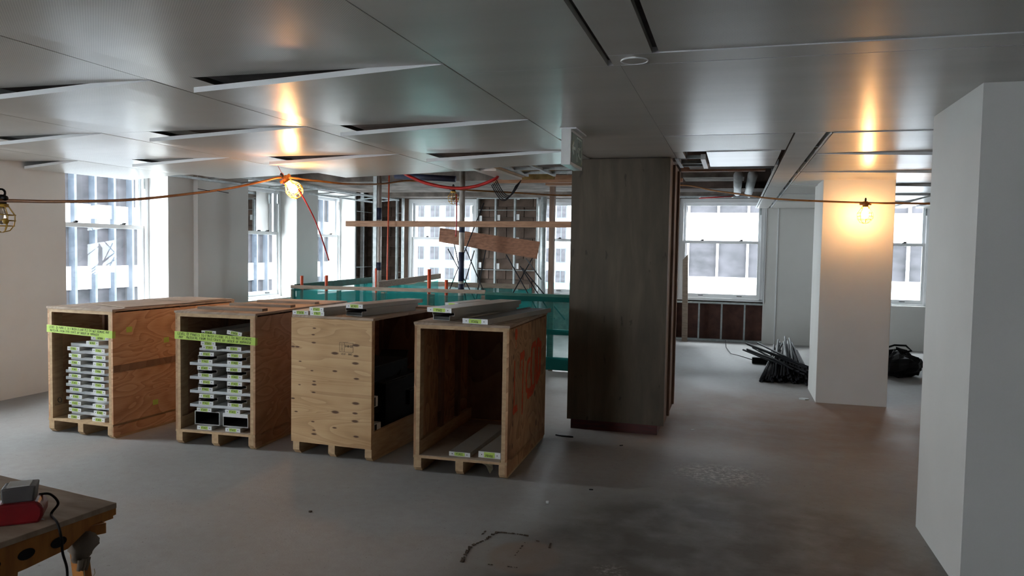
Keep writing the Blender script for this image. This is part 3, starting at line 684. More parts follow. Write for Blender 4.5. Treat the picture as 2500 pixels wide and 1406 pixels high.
# channels
CH = {}
def make_channel(kind, text, seed, L=1.25, w=.128, h=.031):
    """kind closed: lid on top; up: tray open to the top; open: taller sleeve with a dark gap above its end cap"""
    g = thing('metal_channel', '-', 'metal channel')
    if kind == 'closed':
        m = MB(); m.box(-w / 2, .002, 0, w / 2, L, h); bo = m.build('body', M_['body'], g)
    elif kind == 'up':
        m = MB(); m.box(-w / 2, .002, 0, -w / 2 + .003, L, h); m.box(w / 2 - .003, .002, 0, w / 2, L, h); m.box(-w / 2 + .003, .002, 0, w / 2 - .003, L, .004); bo = m.build('body', M_['body'], g)
        B('liner', M_['darkin'], (-w / 2 + .003, .002, .004, w / 2 - .003, L - .01, h - .007), parent=g)  # dark filler block across the bottom of the tray
    else:
        H = .058; W2 = w + .045
        m = MB(); t = .003
        m.box(-W2 / 2, .03, H - .026, -W2 / 2 + t, L, H); m.box(W2 / 2 - t, .03, H - .026, W2 / 2, L, H)
        m.box(-W2 / 2 + t, .03, H - t, -W2 / 2 + .04, L, H); m.box(W2 / 2 - .04, .03, H - t, W2 / 2 - t, L, H)
        m.box(-W2 / 2 + t, .03, H - .026, -w / 2, L, H - .023); m.box(w / 2, .03, H - .026, W2 / 2 - t, L, H - .023)
        m.box(-w / 2, .002, 0, -w / 2 + t, L, H - .023); m.box(w / 2 - t, .002, 0, w / 2, L, H - .023); m.box(-w / 2 + t, .002, 0, w / 2 - t, L, t)
        bo = m.build('body', M_['body'], g); B('liner', M_['darkin'], (-w / 2 + t, .012, t, w / 2 - t, L - .02, h - .006), parent=g)  # dark filler block inside the open channel
    if kind == 'open' and not text:
        KIDS[g.name] = list(g.children)
        return g
    cap = B('end_cap', M_['coldwhite'], (-w / 2 - .002, -.001, 0, w / 2 + .002, .002, h), parent=g, label='white end cap')
    for s in (-1, 1):
        m = MB(); m.tube([(s * w * .36, -.0015, h / 2), (s * w * .36, -.001, h / 2)], .0035, 8); m.build('screw_hole', M_['black'], cap)
    la = B('paper_label', M_['note'], (-w * .25, -.0018, .004, w * .25, -.001, h - .003), parent=g, label='lime paper label')
    mm, lw = lettering(text, .016, .0078, .0021, .08, seed, 1.4); k = min(1, w * .46 / lw)
    mm.v = [(x * k - lw * k / 2, y - .0018, z + .008) for x, y, z in mm.v]; mm.build('lettering', M_['ink'], la)
    KIDS[g.name] = list(g.children)
    for ch in g.children: KIDS[ch.name] = list(ch.children)
    return g
protos = {}
def channel(kind, text, loc, rz, label, group, L=1.25, w=.128, h=.031):
    key = (kind, text, L, w, h)
    if key not in protos:
        bpy.context.view_layer.update(); g = make_channel(kind, text, len(protos) + 3, L, w, h); protos[key] = g
        g.location = loc; g.rotation_euler = (0, 0, rz); g['label'] = label; g['group'] = group
        return g
    return dup(protos[key], loc, rz, label, group)
ORD = ['lowest', 'second from bottom', 'third from bottom', 'fourth from bottom', 'fifth from bottom', 'sixth from bottom', 'seventh from bottom', 'eighth from bottom', 'ninth from bottom', 'tenth from bottom', 'eleventh from bottom', 'twelfth from bottom', 'thirteenth from bottom']
def spacer(label, i, x0, x1, z0, z1, y0=.06, L=1.3, group=None):
    m = MB(); m.box(x0, 0, 0, x1, L, z1 - z0); o = m.build('spacer_board', M_['board']); o.location = cp(i, 0, y0, z0); o.rotation_euler = (0, 0, CR[i][1])
    return tag(o, label, 'board', group)
t1 = ['YTA02', 'YTA02', 'YTA02', 'YTA02', 'YTA05', 'YTA03', 'YTA04', 'YTH01', 'YTA06', 'YTA06', 'YTH06']
for k in range(11):
    z = .119 + k * .0575; jl = random.uniform(-.012, .012); jr = random.uniform(-.012, .012)
    kl = 'up' if k in (1, 3, 4, 5, 6, 7) else 'closed'; kr = 'up' if k in (1, 3, 4, 5, 6, 7, 8) else 'closed'
    channel(kl, t1[k], cp(0, .235 + jl, .045 + random.uniform(0, .015), z), CR[0][1], 'white labelled channel in the leftmost crate, left column, ' + ORD[k], 'channels in the leftmost crate')
    channel(kr, t1[(k * 3) % 11], cp(0, .50 + jr, .035 + random.uniform(0, .015), z), CR[0][1], 'white labelled channel in the leftmost crate, right column, ' + ORD[k], 'channels in the leftmost crate')
    lx = .09 if 2 <= k <= 6 else .15
    spacer('white spacer board in the leftmost crate, ' + ORD[k], 0, lx, .645, z + .0315, z + .057, .09, group='boards in the leftmost crate')
channel('closed', 'WTA01', cp(0, .43, .05, .119 + 11 * .0575), CR[0][1], 'topmost white labelled channel in the leftmost crate', 'channels in the leftmost crate')
channel('up', 'WTB04', cp(0, .44, .12, .119 + 11 * .0575 + .033), CR[0][1], 'grey open channel lying on the pile behind the lime tape', 'channels in the leftmost crate', w=.2)
# crate 2
G2 = 'channels in the second crate'
def ch2(kind, text, x, z, side, k, y=.05): channel(kind, text, cp(1, x, y, z), CR[1][1], 'white labelled channel in the second crate, %s column, %s' % (side, ORD[k]), G2)
z = .123
for side, x in (('left', .245), ('right', .50)):
    ch2('closed', 'YTA02', x, z, side, 0, .02)
    g = thing('metal_sleeve', 'white rimmed dark metal sleeve, %s one at the bottom of the second crate' % side, 'metal sleeve', cp(1, x, .055, z + .032), CR[1][1])
    m = MB(); w2, hh = .112, .108
    m.box(-w2, 0, 0, -w2 + .004, 1.2, hh); m.box(w2 - .004, 0, 0, w2, 1.2, hh); m.box(-w2 + .004, 0, hh - .004, w2 - .004, 1.2, hh); m.box(-w2 + .004, 0, 0, w2 - .004, 1.2, .004); m.build('shell', M_['coldwhite'], g)
    m = MB(); t = .006
    m.box(-w2 + t, .004, t, -w2 + t + .001, 1.19, hh - t); m.box(w2 - t - .001, .004, t, w2 - t, 1.19, hh - t); m.box(-w2 + t, .004, hh - t - .001, w2 - t, 1.19, hh - t); m.box(-w2 + t, .004, t, w2 - t, 1.19, t + .001); m.box(-w2 + t, 1.1, t, w2 - t, 1.19, hh - t); m.build('liner', M_['darkin'], g)  # dark skin set just inside the white shell
    if side == 'right': B('front_flange', M_['coldwhite'], (-w2, -.003, hh - .03, w2, 0, hh), parent=g)
    ch2('closed', 'YTA02', x - .012, z + .141, side, 1, .035)
for q in range(4):
    zb = z + .172 + q * .112
    spacer('white spacer board in the second crate, ' + ORD[q], 1, .085, .66, zb, zb + .023, .06, 1.45, 'boards in the second crate')
    for side, x in (('left', .25), ('right', .505)):
        ch2('open', 'YTA02', x + random.uniform(-.008, .008), zb + .0235, side, 2 + 2 * q, .035)
        ch2('closed', ('YTA02', 'YTA02', 'VTA02', 'YTA01')[q], x + random.uniform(-.01, .01), zb + .082, side, 3 + 2 * q, .03)
zb = z + .172 + 4 * .112
spacer('white spacer board in the second crate, fifth from bottom', 1, .13, .66, zb - .0, zb + .02, .12, 1.4, 'boards in the second crate')
ch2('closed', 'YTA01', .27, zb + .0205, 'left', 10); ch2('closed', 'YTB01', .49, zb + .0205, 'right', 10)
ch2('closed', 'YTB01', .26, zb + .052, 'left', 11)
spacer('white spacer board in the second crate, topmost, behind the tape', 1, .15, .66, zb + .0845, zb + .108, .1, 1.4, 'boards in the second crate')
ch2('closed', 'YTB02', .27, zb + .1085, 'left', 12)
channel('closed', 'YTB08', cp(1, .265, .05, zb + .14), CR[1][1], 'topmost white channel of the left column in the second crate', G2)
channel('closed', 'YTB06', cp(1, .53, .05, zb + .1085), CR[1][1], 'second highest white channel of the right column in the second crate', G2)
o = channel('closed', 'YTB08', cp(1, .50, .04, zb + .146), CR[1][1], 'tilted white channel on top of the right column in second crate', G2); o.rotation_euler = (0, D2(7), CR[1][1])
# crate 3 top
G3 = 'channels on the knotty crate'
zt = 1.076
channel('closed', 'YTB08', cp(2, .065, .0, zt), D2(2), 'single white channel at the left edge of the knotty crate lid', G3, L=1.1)
channel('closed', 'YTB07', cp(2, .22, -.01, zt), D2(-8), 'lower of two stacked white channels on the knotty crate', G3, L=1.25)
channel('closed', 'VTA07', cp(2, .215, -.012, zt + .0315), D2(-8), 'upper of two stacked white channels on the knotty crate', G3, L=1.28)
channel('open', '', cp(2, .47, .10, zt), D2(-9), 'dark gapped lower channel under a wide one, knotty crate lid', G3, L=.75, w=.15)
channel('closed', 'WTA01', cp(2, .475, .10, zt + .0585), D2(-9), 'grey topped upper channel at the right of the knotty crate lid', G3, L=.85, w=.15)
# crate 4 top
G4 = 'channels on the spray painted crate'
zt = 1.082
channel('open', '', cp(3, .155, .12, zt), D2(-10), 'low dark gapped channel under the widest one, spray painted crate', G4, L=1.1, w=.14)
channel('closed', 'YTA12', cp(3, .15, .09, zt + .0585), D2(-10), 'wide white channel in the middle of the spray painted crate lid', G4, L=1.15, w=.2, h=.033)
channel('up', 'YTA06', cp(3, .46, -.04, zt), D2(-7), 'open white tray channel along the right of the crate lid', G4, L=1.25, w=.19, h=.036)
channel('closed', 'YTA06', cp(3, .03, .68, zt), D2(-11), 'lower of two short white channels at the lid rear', G4, L=.55, w=.13, h=.035)
channel('closed', 'YTA05', cp(3, .04, .69, zt + .0355), D2(-11), 'upper of two short white channels at the lid rear', G4, L=.52, w=.12, h=.05)
G5 = 'channels inside the spray painted crate'
channel('closed', 'YTA02', cp(3, .335, .04, .1225), D2(0), 'labelled channel on the left inside the nearly empty crate', G5, L=.9, w=.155)
channel('closed', 'PRH08', cp(3, .55, .06, .1225), D2(-1), 'labelled channel on the right inside the nearly empty crate', G5, L=1.1, w=.16, h=.045)
# stamp on crate 3
m = MB(); x0, z0, w_, h_ = .42, .815, .115, .07
for a, b in (((x0, z0), (x0 + w_, z0)), ((x0 + w_, z0), (x0 + w_, z0 + h_)), ((x0 + w_, z0 + h_), (x0, z0 + h_)), ((x0, z0 + h_), (x0, z0)), ((x0 + .04, z0), (x0 + .04, z0 + h_))): m.bar((a[0], -.0165, a[1]), (b[0], -.0165, b[1]), .002, .0008, up=(0, 1, 0))
for k in range(5): m.bar((x0 + .012 + k * .001, -.0165, z0 + .014 + k * .011), (x0 + .028 - k * .001, -.0165, z0 + .014 + k * .011), .003, .0008, up=(0, 1, 0))
st_ = m.build('ink_stamp', M_['ink'], c3)
for tx, zz, hh, ww in (('17-08-028', z0 + .036, .016, .0055), ('U5287', z0 - .022, .012, .006), ('DBKD', z0 - .022, .013, .006)):
    mm, lw = lettering(tx, hh, ww, .0016, 0, 5, 1.4); ox = x0 + (.046 if zz > z0 else (.015 if tx[0] == 'U' else .075))
    mm.v = [(x + ox, y - .0165, z + zz) for x, y, z in mm.v]; mm.build('lettering', M_['ink'], st_)
# spray paint on crate 4 (its right side: local x = w)
r = random.Random(4)
def spray(pts, w, first=False):
    m = MB(); w *= 1.45
    for (a, b), (c, d) in zip(pts, pts[1:]):
        n_ = max(2, int(math.hypot(c - a, d - b) / .012))
        for i in range(n_ + 1):
            t = i / n_; y = a + (c - a) * t; z = b + (d - b) * t; rr = w * r.uniform(.75, 1.2) / 2
            m.tube([(.6951, y, z), (.6951 + .0006 + .0002 * ((i * 7) % 5), y, z)], rr, 9)
    m.build('spray_mark', M_['spray'], c4, label='orange spray paint')
spray([(.20, .985), (.20, 1.0)], .055); spray([(.2, .97), (.2, .9)], .008)
spray([(.17, .80), (.17, .46), (.26, .44)], .02); spray([(.17, .45), (.24, .455)], .04)
spray([(.34, .73), (.35, .83), (.44, .83), (.42, .38)], .02); spray([(.36, .81), (.44, .82)], .04)
spray([(.66, .76), (.58, .74), (.54, .62), (.56, .53), (.66, .50)], .025)
spray([(.72, .83), (.70, .66), (.74, .50), (.84, .52), (.86, .70), (.84, .86), (.74, .85)], .03)
spray([(.92, .84), (.92, .55), (1.02, .60), (1.04, .82), (.94, .86)], .045); spray([(.62, .49), (.78, .50)], .05)
o = MB(); o.add([(.48, .10, .10), (.56, .10, .10), (.57, .09, .04), (.52, .085, .06), (.55, .08, .005), (.49, .09, .07)], [(0, 1, 2, 3), (0, 3, 5), (2, 4, 3)]); o.v = [cp(3, x, y, z) for x, y, z in o.v]
oo = o.build('plastic_scrap', M_['poly']); tag(oo, 'torn pale plastic scrap hanging under the spray painted crate', 'plastic scrap')
mo = oo.modifiers.new('s', 'SOLIDIFY'); mo.thickness = .002
# contents of crate 3 (open right side)
def dark(label, x, y, z, sx, sy, sz, rx=0, rz_=0, mat='black2', lip=True):
    g = thing('metal_tray', label, 'metal tray', cp(2, x, y, z), CR[2][1] + D2(rz_)); g.rotation_euler = (D2(rx), 0, CR[2][1] + D2(rz_))
    m = MB(); t = .003; m.box(0, 0, 0, sx, sy, t); m.box(0, 0, t, t, sy, sz); m.box(sx - t, 0, t, sx, sy, sz); m.box(t, 0, t, sx - t, t, sz); m.box(t, sy - t, t, sx - t, sy, sz); m.build('shell', M_[mat], g)
    if lip: B('rim', M_['darkin'], (-.008, -.008, sz - .003, sx + .008, sy + .008, sz), parent=g)
    return g
M_['black2'] = mottled('near_black_metal', (4, 4, 5), (12, 12, 13), 9, .7, spec=.1)  # dull, near-black metal for the crate contents
dark('upright black metal panel inside the knotty crate opening', .60, .30, .12, .04, .34, .42)
dark('black metal tray lying at the bottom of the knotty crate', .08, .35, .119, .5, .8, .14)
dark('black metal tray stacked above another in the knotty crate', .10, .4, .262, .5, .75, .16)
dark('upper black metal tray in the pile inside the knotty crate', .06, .3, .425, .55, .7, .12)
dark('topmost black metal tray in the knotty crate pile', .1, .25, .548, .45, .6, .12)
dark('black metal rail with a pale lip inside the knotty crate', .60, .70, .30, .05, .5, .12)
dark('tilted black metal plate leaning on the pile in the knotty crate', .50, .28, .30, .09, .30, .03, rx=48)
dark('second tilted black plate deeper in the knotty crate', .35, .62, .52, .22, .35, .03, rx=28, rz_=14)
for k, (y, z, s, lab) in enumerate([(.05, .40, .07, 'small white metal box end with black stripe at crate edge'), (.04, .125, .13, 'white angled metal end low at the knotty crate opening')]):
    g = thing('box_end', lab, 'metal box', cp(2, .60, y, z), CR[2][1])
    B('shell', M_['coldwhite'], (0, 0, 0, .07, s, s * 1.1), parent=g); B('stripe', M_['black'], (.07, s * .25, 0.005, .072, s * .5, s * 1.1 - .005), parent=g)
    if k == 0: B('foot', M_['darkin'], (.0, .01, -.28, .02, .05, 0), parent=g)

# ================================================================== SHAFT GUARD with netting
YG = 9.75
g = thing('shaft_barrier', 'green netting barrier with timber top rail around the floor opening', 'barrier', (0, 0, 0))
def net(p, q, z0, z1, sag=.03, seg=14, name='netting', ph=0):
    m = MB(); p = Vector(p); q = Vector(q); nz = 6; nrm = Vector((-(q - p).y, (q - p).x, 0)).normalized()
    for j in range(nz + 1):
        for i in range(seg + 1):
            t = i / seg; s = j / nz
            a = p.lerp(q, t) + nrm * (.02 * math.sin(t * 17 + ph + s * 2) * (1 - abs(2 * s - 1)) + .01 * math.sin(t * 43 + ph))
            zt_ = z1 - sag * abs(math.sin(t * math.pi * 3 + ph)); m.v.append((a.x, a.y, z0 + (zt_ - z0) * s))
    m.f = [(j * (seg + 1) + i, j * (seg + 1) + i + 1, (j + 1) * (seg + 1) + i + 1, (j + 1) * (seg + 1) + i) for j in range(nz) for i in range(seg)]; m.m = [0] * len(m.f)
    return m.build(name, M_['net'], g, smooth=True)
net((-6.18, YG - .05, 0), (-3.27, YG - .05, 0), .03, .985)
net((-3.2, YG - .06, 0), (-1.3, YG - .06, 0), .03, .99, sag=.005)
net((-6.15, YG, 0), (-6.15, 12.3, 0), .03, 1.0); net((-6.15, 12.3, 0), (-3.3, 12.3, 0), .03, .99); net((-3.25, YG, 0), (-3.25, 12.3, 0), .03, .97); net((-1.3, YG, 0), (-1.3, 12.3, 0), .03, .97)
def rail(p, q, w, h, mat, name='rail'): m = MB(); m.bar(p, q, w, h); return m.build(name, M_[mat], g)
rail((-6.22, YG, 1.0), (-3.22, YG, 1.02), .04, .05, 'greyplank'); rail((-3.22, YG, .97), (-1.3, YG, .97), .045, .10, 'green', 'green_top_rail')
rail((-3.22, YG, .52), (-1.3, YG, .52), .04, .07, 'green', 'green_mid_rail'); rail((-3.22, YG, .10), (-1.3, YG, .10), .04, .17, 'green', 'green_toe_board')
rail((-6.2, YG, .52), (-3.25, YG, .52), .04, .07, 'greyplank'); rail((-6.15, YG, .99), (-6.15, 12.3, 1.02), .04, .10, 'green', 'green_top_rail')
rail((-4.9, 9.9, 1.06), (-4.9, 12.3, 1.12), .04, .09, 'greyplank'); rail((-6.15, 12.3, .98), (-3.3, 12.3, .98), .04, .08, 'greyplank')
net((-4.9, 9.9, 0), (-4.9, 12.2, 0), .03, 1.05)
for x in (-6.2, -5.45, -4.75, -4.0, -3.25, -2.3, -1.32): m = MB(); m.bar((x, YG + .02, 0), (x, YG + .02, .97), .05, .05); m.build('timber_post', M_['greyplank'], g)
for (px, top, Y, r_) in ((737, 673, 9.85, .022), (797, 672, 9.85, .022), (918, 655, 10.3, .014), (1048, 657, 10.0, .026), (1090, 683, 9.85, .024)):
    p = at(px, top, Y); m = MB(); m.tube([(p.x, p.y, 0), (p.x, p.y, p.z)], r_, 12); m.build('orange_post', M_['orange'], g, smooth=True)
# steel shores, studs and timbers
def pole(px, Y, r_, label, mat='steel', z1=3.1, patches=()):
    p = at(px, 600, Y); gg = thing('steel_shore', label, 'pole', (p.x, p.y, 0))
    m = MB(); m.tube([(0, 0, 0), (0, 0, z1)], r_, 16); m.build('tube', M_[mat], gg, smooth=True)
    for a, b in patches: m = MB(); m.tube([(0, 0, a), (0, 0, b)], r_ + .0015, 16); m.build('paint_patch', M_['bluepaint'], gg, smooth=True)
    B('base_plate', M_['steel'], (-.07, -.07, 0, .07, .07, .01), parent=gg)
    return gg
pole(925, 10.55, .036, 'steel shoring pole with blue patches left of the far left window', patches=((2.02, 2.2), (1.25, 1.37)))
pole(1127, 10.55, .042, 'steel shoring pole with blue patches before the far left window', patches=((1.84, 1.96), (1.12, 1.55), (.98, 1.08)))
p = at(914, 600, 10.5); tag(B('steel_stud', M_['zinc'], (p.x - .03, p.y, 0, p.x + .03, p.y + .004, 3.1), (p.x - .03, p.y, 0, p.x - .026, p.y + .06, 3.1)), 'galvanised stud standing beside the left steel pole', 'stud')
p = at(944, 600, 10.3); m = MB(); m.tube([(p.x, p.y, 0), (p.x + .03, p.y, 2.66)], .012, 8); tag(m.build('thin_rod', M_['orange'], smooth=True), 'thin reddish vertical rod right of the left steel pole', 'rod')
p = at(1347, 600, 10.5); m = MB(); m.bar((p.x, p.y, 0), (p.x, p.y, 3.1), .07, .09, up=(0, 1, 0)); tag(m.build('timber_post', M_['woodv']), 'brown timber post just left of the clad column', 'post')
p = at(1326, 600, 13.9); m = MB(); m.tube([(p.x, p.y, 0), (p.x, p.y, 3.1)], .06, 16); tag(m.build('round_pipe', M_['zinc'], smooth=True), 'vertical grey pipe beside the far window near the column', 'pipe')
p = at(1311, 600, 14.0); m = MB(); m.bar((p.x + .08, p.y, 0.7), (p.x + .08, p.y, 2.75), .04, .04, up=(0, 1, 0)); tag(m.build('timber_jamb', M_['woodv']), 'thin brown timber upright beside the stud frame', 'post')
a, b = at(845, 546, 10.42), at(1400, 548, 10.42); m = MB(); m.bar(a, b, .04, .085); tag(m.build('crossbeam', M_['wood']), 'long horizontal timber crossing in front of the steel poles', 'beam')
# plywood board, tilted
c = [at(1074, 556, 11.0), at(1318, 590, 11.0), at(1310, 632, 11.0), at(1071, 590, 11.0)]
m = MB(); m.add(c + [v + Vector((0, .02, 0)) for v in c], [(0, 1, 2, 3), (7, 6, 5, 4), (0, 4, 5, 1), (1, 5, 6, 2), (2, 6, 7, 3), (3, 7, 4, 0)])
tag(m.build('plywood_board', M_['roughply']), 'tilted brown plywood board hanging behind the steel pole', 'board')
# long bars leaning
for k, (x0, y0, x1, y1) in enumerate([(1094, 608, 1128, 672), (1108, 590, 1120, 648), (1098, 706, 1140, 600), (1136, 605, 1172, 690), (1158, 612, 1132, 700), (1186, 610, 1166, 712), (1236, 622, 1288, 715), (1270, 650, 1312, 715), (1276, 655, 1328, 718), (1300, 630, 1252, 716), (1285, 632, 1298, 650)]):
    a = at(x0, y0, 11.3); b = at(x1, y1, 10.9); b2 = b + (b - a) * .9 if k not in (1, 10, 0) else b + (b - a) * 1.6
    m = MB(); m.tube([a, b2], .009, 6); tag(m.build('brace_bar', M_['blackrod'], smooth=True), ['first', 'second', 'third', 'fourth', 'fifth', 'sixth', 'seventh', 'eighth', 'ninth', 'tenth', 'short eleventh'][k] + ' thin dark diagonal bar behind the netting, counted from the left', 'bar', 'diagonal bars behind the barrier')
# cable coil under the ceiling
pts = []
for t in range(5):
    pts.append([at(1200 + t * 3 + 60 * s / 10 * 1.0, 452 + 38 * math.sin(s / 10 * math.pi) - 3 * t + 0, 9.0) for s in range(11)])
g = thing('cable_coil', 'bundle of thin grey cables sagging below the ceiling', 'cable')
for t, pp in enumerate(pts):
    m = MB(); m.tube(pp, .006, 6); m.build('cable', M_['blackrod'], g, smooth=True)
# red hoses
def curve_tube(name, pts, r_, mat, label, cat, n=8):
    out = []; P = [Vector(p) for p in pts]
    for i in range(len(P) - 1):
        p0 = P[max(i - 1, 0)]; p1 = P[i]; p2 = P[i + 1]; p3 = P[min(i + 2, len(P) - 1)]
        for k in range(6):
            t = k / 6; out.append(.5 * ((2 * p1) + (p2 - p0) * t + (2 * p0 - 5 * p1 + 4 * p2 - p3) * t * t + (3 * p1 - p0 - 3 * p2 + p3) * t ** 3))
    out.append(P[-1]); m = MB(); m.tube(out, r_, n); o = m.build(name, M_[mat], smooth=True)
    return tag(o, label, cat) if label else (o, out)
curve_tube('red_hose', [at(975, 412, 8.0), at(990, 425, 8.0), at(1040, 447, 8.0), at(1105, 459, 8.0), at(1160, 455, 8.0), at(1209, 437, 8.0), at(1215, 430, 8.1)], .018, 'red', 'red hose sagging below the ceiling edge', 'hose')
curve_tube('red_tail', [at(728, 462, 6.2), at(745, 490, 6.2), at(770, 540, 6.2), at(790, 595, 6.2), at(803, 636, 6.2)], .007, 'red', 'thin red cord dangling from the lit cage lamp', 'cord')
curve_tube('red_tail', [at(1114, 474, 8.6), at(1115, 520, 8.6), at(1113, 578, 8.6)], .009, 'red', 'short red cord dangling from the unlit far cage lamp', 'cord')
# ---- festoon cord and lamps
cordpts = [at(-60, 493, 3.0), at(10, 490, 3.2), at(160, 492, 3.9), at(340, 486, 4.7), at(540, 463, 5.6), at(640, 443, 6.0), at(690, 433, 6.2), at(760, 440, 6.6), at(850, 449, 7.0), at(930, 449, 7.6), at(1000, 441, 8.0), at(1060, 450, 8.3), at(1105, 461, 8.6),
           at(1250, 470, 9.2), at(1395, 477, 9.9), at(1520, 465, 10.0), at(1660, 452, 10.2), at(1740, 465, 9.6), at(1800, 473, 9.2), at(1900, 486, 8.8), at(2113, 495, 8.5), at(2200, 496, 8.5), at(2300, 497, 8.5), at(2420, 493, 8.0)]
curve_tube('festoon_cord', cordpts, .010, 'cord', 'tan cord of the work lamp string sagging across the room', 'cord')
def cage_lamp(label, loc, tilt, rz, lit, s=1.0, cage=True):
    g = thing('cage_lamp', label, 'lamp', loc); g.rotation_euler = (tilt, 0, rz); g.scale = (s, s, s)
    m = MB(); m.tube([(0, 0, .02), (0, 0, -.035)], [.022, .026], 12); m.tube([(-.05, 0, 0), (.05, 0, 0)], .014, 8)
    m.build('socket', M_['black'] if not lit else M_['cord'], g, smooth=True)
    m = MB(); k = 14; m.tube([(0, .02 * math.cos(2 * math.pi * i / k), .03 + .02 * math.sin(2 * math.pi * i / k)) for i in range(k + 1)], .006, 6); m.build('hanging_eye', M_['black'], g, smooth=True)
    prof = [(.014, -.035), (.016, -.06), (.028, -.085), (.031, -.105), (.026, -.125), (.012, -.138), (.001, -.141)]
    m = MB(); m.tube([(0, 0, z) for r_, z in prof], [r_ for r_, z in prof], 16); m.build('bulb', M_['bulb'] if lit else M_['deadbulb'], g, smooth=True)
    if cage:
        cprof = [(.030, -.035), (.045, -.06), (.066, -.09), (.066, -.12), (.060, -.15), (.04, -.175), (.005, -.185)]; mat = M_['cagelit'] if lit else M_['yellowcage']
        for a in range(8):
            A = a * math.pi / 4; m = MB(); m.tube([(r_ * math.cos(A), r_ * math.sin(A), z) for r_, z in cprof], .0028, 5); m.build('cage_wire', mat, g, smooth=True)
        for r_, z in (cprof[2], cprof[3], cprof[4]):
            m = MB(); m.tube([(r_ * math.cos(i * math.pi / 10), r_ * math.sin(i * math.pi / 10), z) for i in range(21)], .0026, 5); m.build('cage_ring', mat, g, smooth=True)
        m = MB(); m.tube([(0, 0, -.03), (0, 0, -.048)], .034, 16); m.build('collar', mat, g, smooth=True)
        m = MB(); m.tube([(.063, -.01, -.125), (.068, -.011, -.125)], .016, 14); m.build('cage_disc', mat, g, smooth=True)
    return g
p1 = at(3, 484, 3.2); cage_lamp('unlit yellow cage lamp at the left edge of the picture', p1, 0, D2(-15), False, 1.0)
p2 = at(696, 436, 6.2); cage_lamp('lit yellow cage lamp hanging tilted below the left ceiling', p2, D2(0), D2(16), True, 1.15); bpy.data.objects['cage_lamp.001'].rotation_euler = (D2(10), D2(-38), D2(16))
p3 = at(1107, 461, 8.6); cage_lamp('small unlit yellow cage lamp before the far left window', p3, 0, 0, False, 1.0)
p4 = at(2113, 497, 8.5); cage_lamp('lit yellow cage lamp in front of the orange lit pier', p4, 0, 0, True, 1.1)
q = at(688, 423, 6.2)
m = MB(); m.tube([at(677, 402, 6.2), q], .0025, 5); m.tube([q + Vector((.018 * math.cos(t * .6), 0, -.015 + .018 * math.sin(t * .6))) for t in range(12)], .003, 5); m.tube([q, q + Vector((.02, 0, -.1))], .004, 5)
tag(m.build('hook_wire', M_['orange']), 'bent wire hook holding the lit cage lamp cord', 'hook')
light('lamp_glow', 'POINT', p2 + Vector((.07, -.03, -.12)), 3.5, LAMPCOL, shadow_soft_size=.035)
light('lamp_glow', 'POINT', p4 + Vector((0, 0, -.13)), 7.5, LAMPCOL, shadow_soft_size=.035)
m = MB(); a = at(460, 462, 5.3); 
for (x0, y0, x1, y1) in ((483, 461, 512, 466), (530, 466, 558, 471)): m.tube([at(x0, y0, 5.3), at(x1, y1, 5.3)], .003, 5)
tag(m.build('tie_wire', M_['blackrod']), 'dark tie wire wrapped across the tan cord', 'wire')
# ================================================================== floor things
rr = random.Random(11); rodmesh = {}
for k in range(96):
    L = rr.uniform(1.25, 1.7); c_ = ((k * .618) % 1)                # across the fan, 0 left .. 1 right
    lay = k / 96
    nx_ = .36 + .64 * c_; ny_ = 9.86 + rr.uniform(-.05, .12) + .1 * lay
    nz_ = .014 + .12 * lay * max(0, 1 - abs(c_ - .5) * 1.7)
    fx = .72 + (c_ - .5) * .22 + rr.uniform(-.07, .07); fz = .03 + .40 * lay * (1 - .5 * abs(c_ - .5)); fy = ny_ + math.sqrt(max(.2, L * L - fz * fz - (fx - nx_) ** 2))
    if k % 10 == 9: nx_, nz_, fx, fz = rr.uniform(.75, 1.0), .12 + .1 * lay, rr.uniform(.15, .38), .18 + .18 * lay; fy = ny_ + 1.25
    a = Vector((nx_, ny_, nz_)); b = Vector((fx, fy, fz)); key = 0
    if key not in rodmesh:
        m = MB(); m.tube([(0, 0, 0), (0, 0, 1)], .0135, 8); rodmesh[key] = m.mesh('steel_rod', M_['blackrod'])
        for pl in rodmesh[key].polygons: pl.use_smooth = True
    o = put('steel_rod', rodmesh[key]); d = b - a; o.location = a; o.rotation_mode = 'QUATERNION'; o.rotation_quaternion = Vector((0, 0, 1)).rotation_difference(d.normalized()); o.scale = (1, 1, d.length)
    tag(o, 'black metal rod in the heap on the floor left of the pier', 'rod', 'heap of black metal rods')
g = thing('electrical_box', 'small black box with cables at the rod heap', 'box', (.42, 11.6, 0)); B('case', M_['black'], (-.12, -.05, 0, .12, .06, .09), parent=g, bevel=.006)
m = MB(); m.tube([(-.12, 0, .05), (-.3, .3, .06), (-.42, .8, .02), (-.5, 1.6, .02), (-.52, 2.4, .05)], .006, 6); m.build('cable', M_['black'], g, smooth=True)
g = thing('black_bag', 'crumpled black plastic bag with hoses right of the pier', 'bag', (2.12, 11.15, 0))
m = MB(); K = 20; R_ = 12; rr = random.Random(5)
for j in range(R_ + 1):
    for i in range(K):
        ph = math.pi * j / R_ / 2 * 2; A = 2 * math.pi * i / K; cr = 1 + .16 * math.sin(A * 5 + j) + rr.uniform(-.09, .09)
        m.v.append((.34 * math.sin(ph) * math.cos(A) * cr, .26 * math.sin(ph) * math.sin(A) * cr, max(.0, .15 - .17 * math.cos(ph) * cr * (1 + .2 * math.sin(A * 3)))))
m.f = [(j * K + i, j * K + (i + 1) % K, (j + 1) * K + (i + 1) % K, (j + 1) * K + i) for j in range(R_) for i in range(K)]; m.m = [0] * len(m.f)
m.build('sack', M_['black'], g)
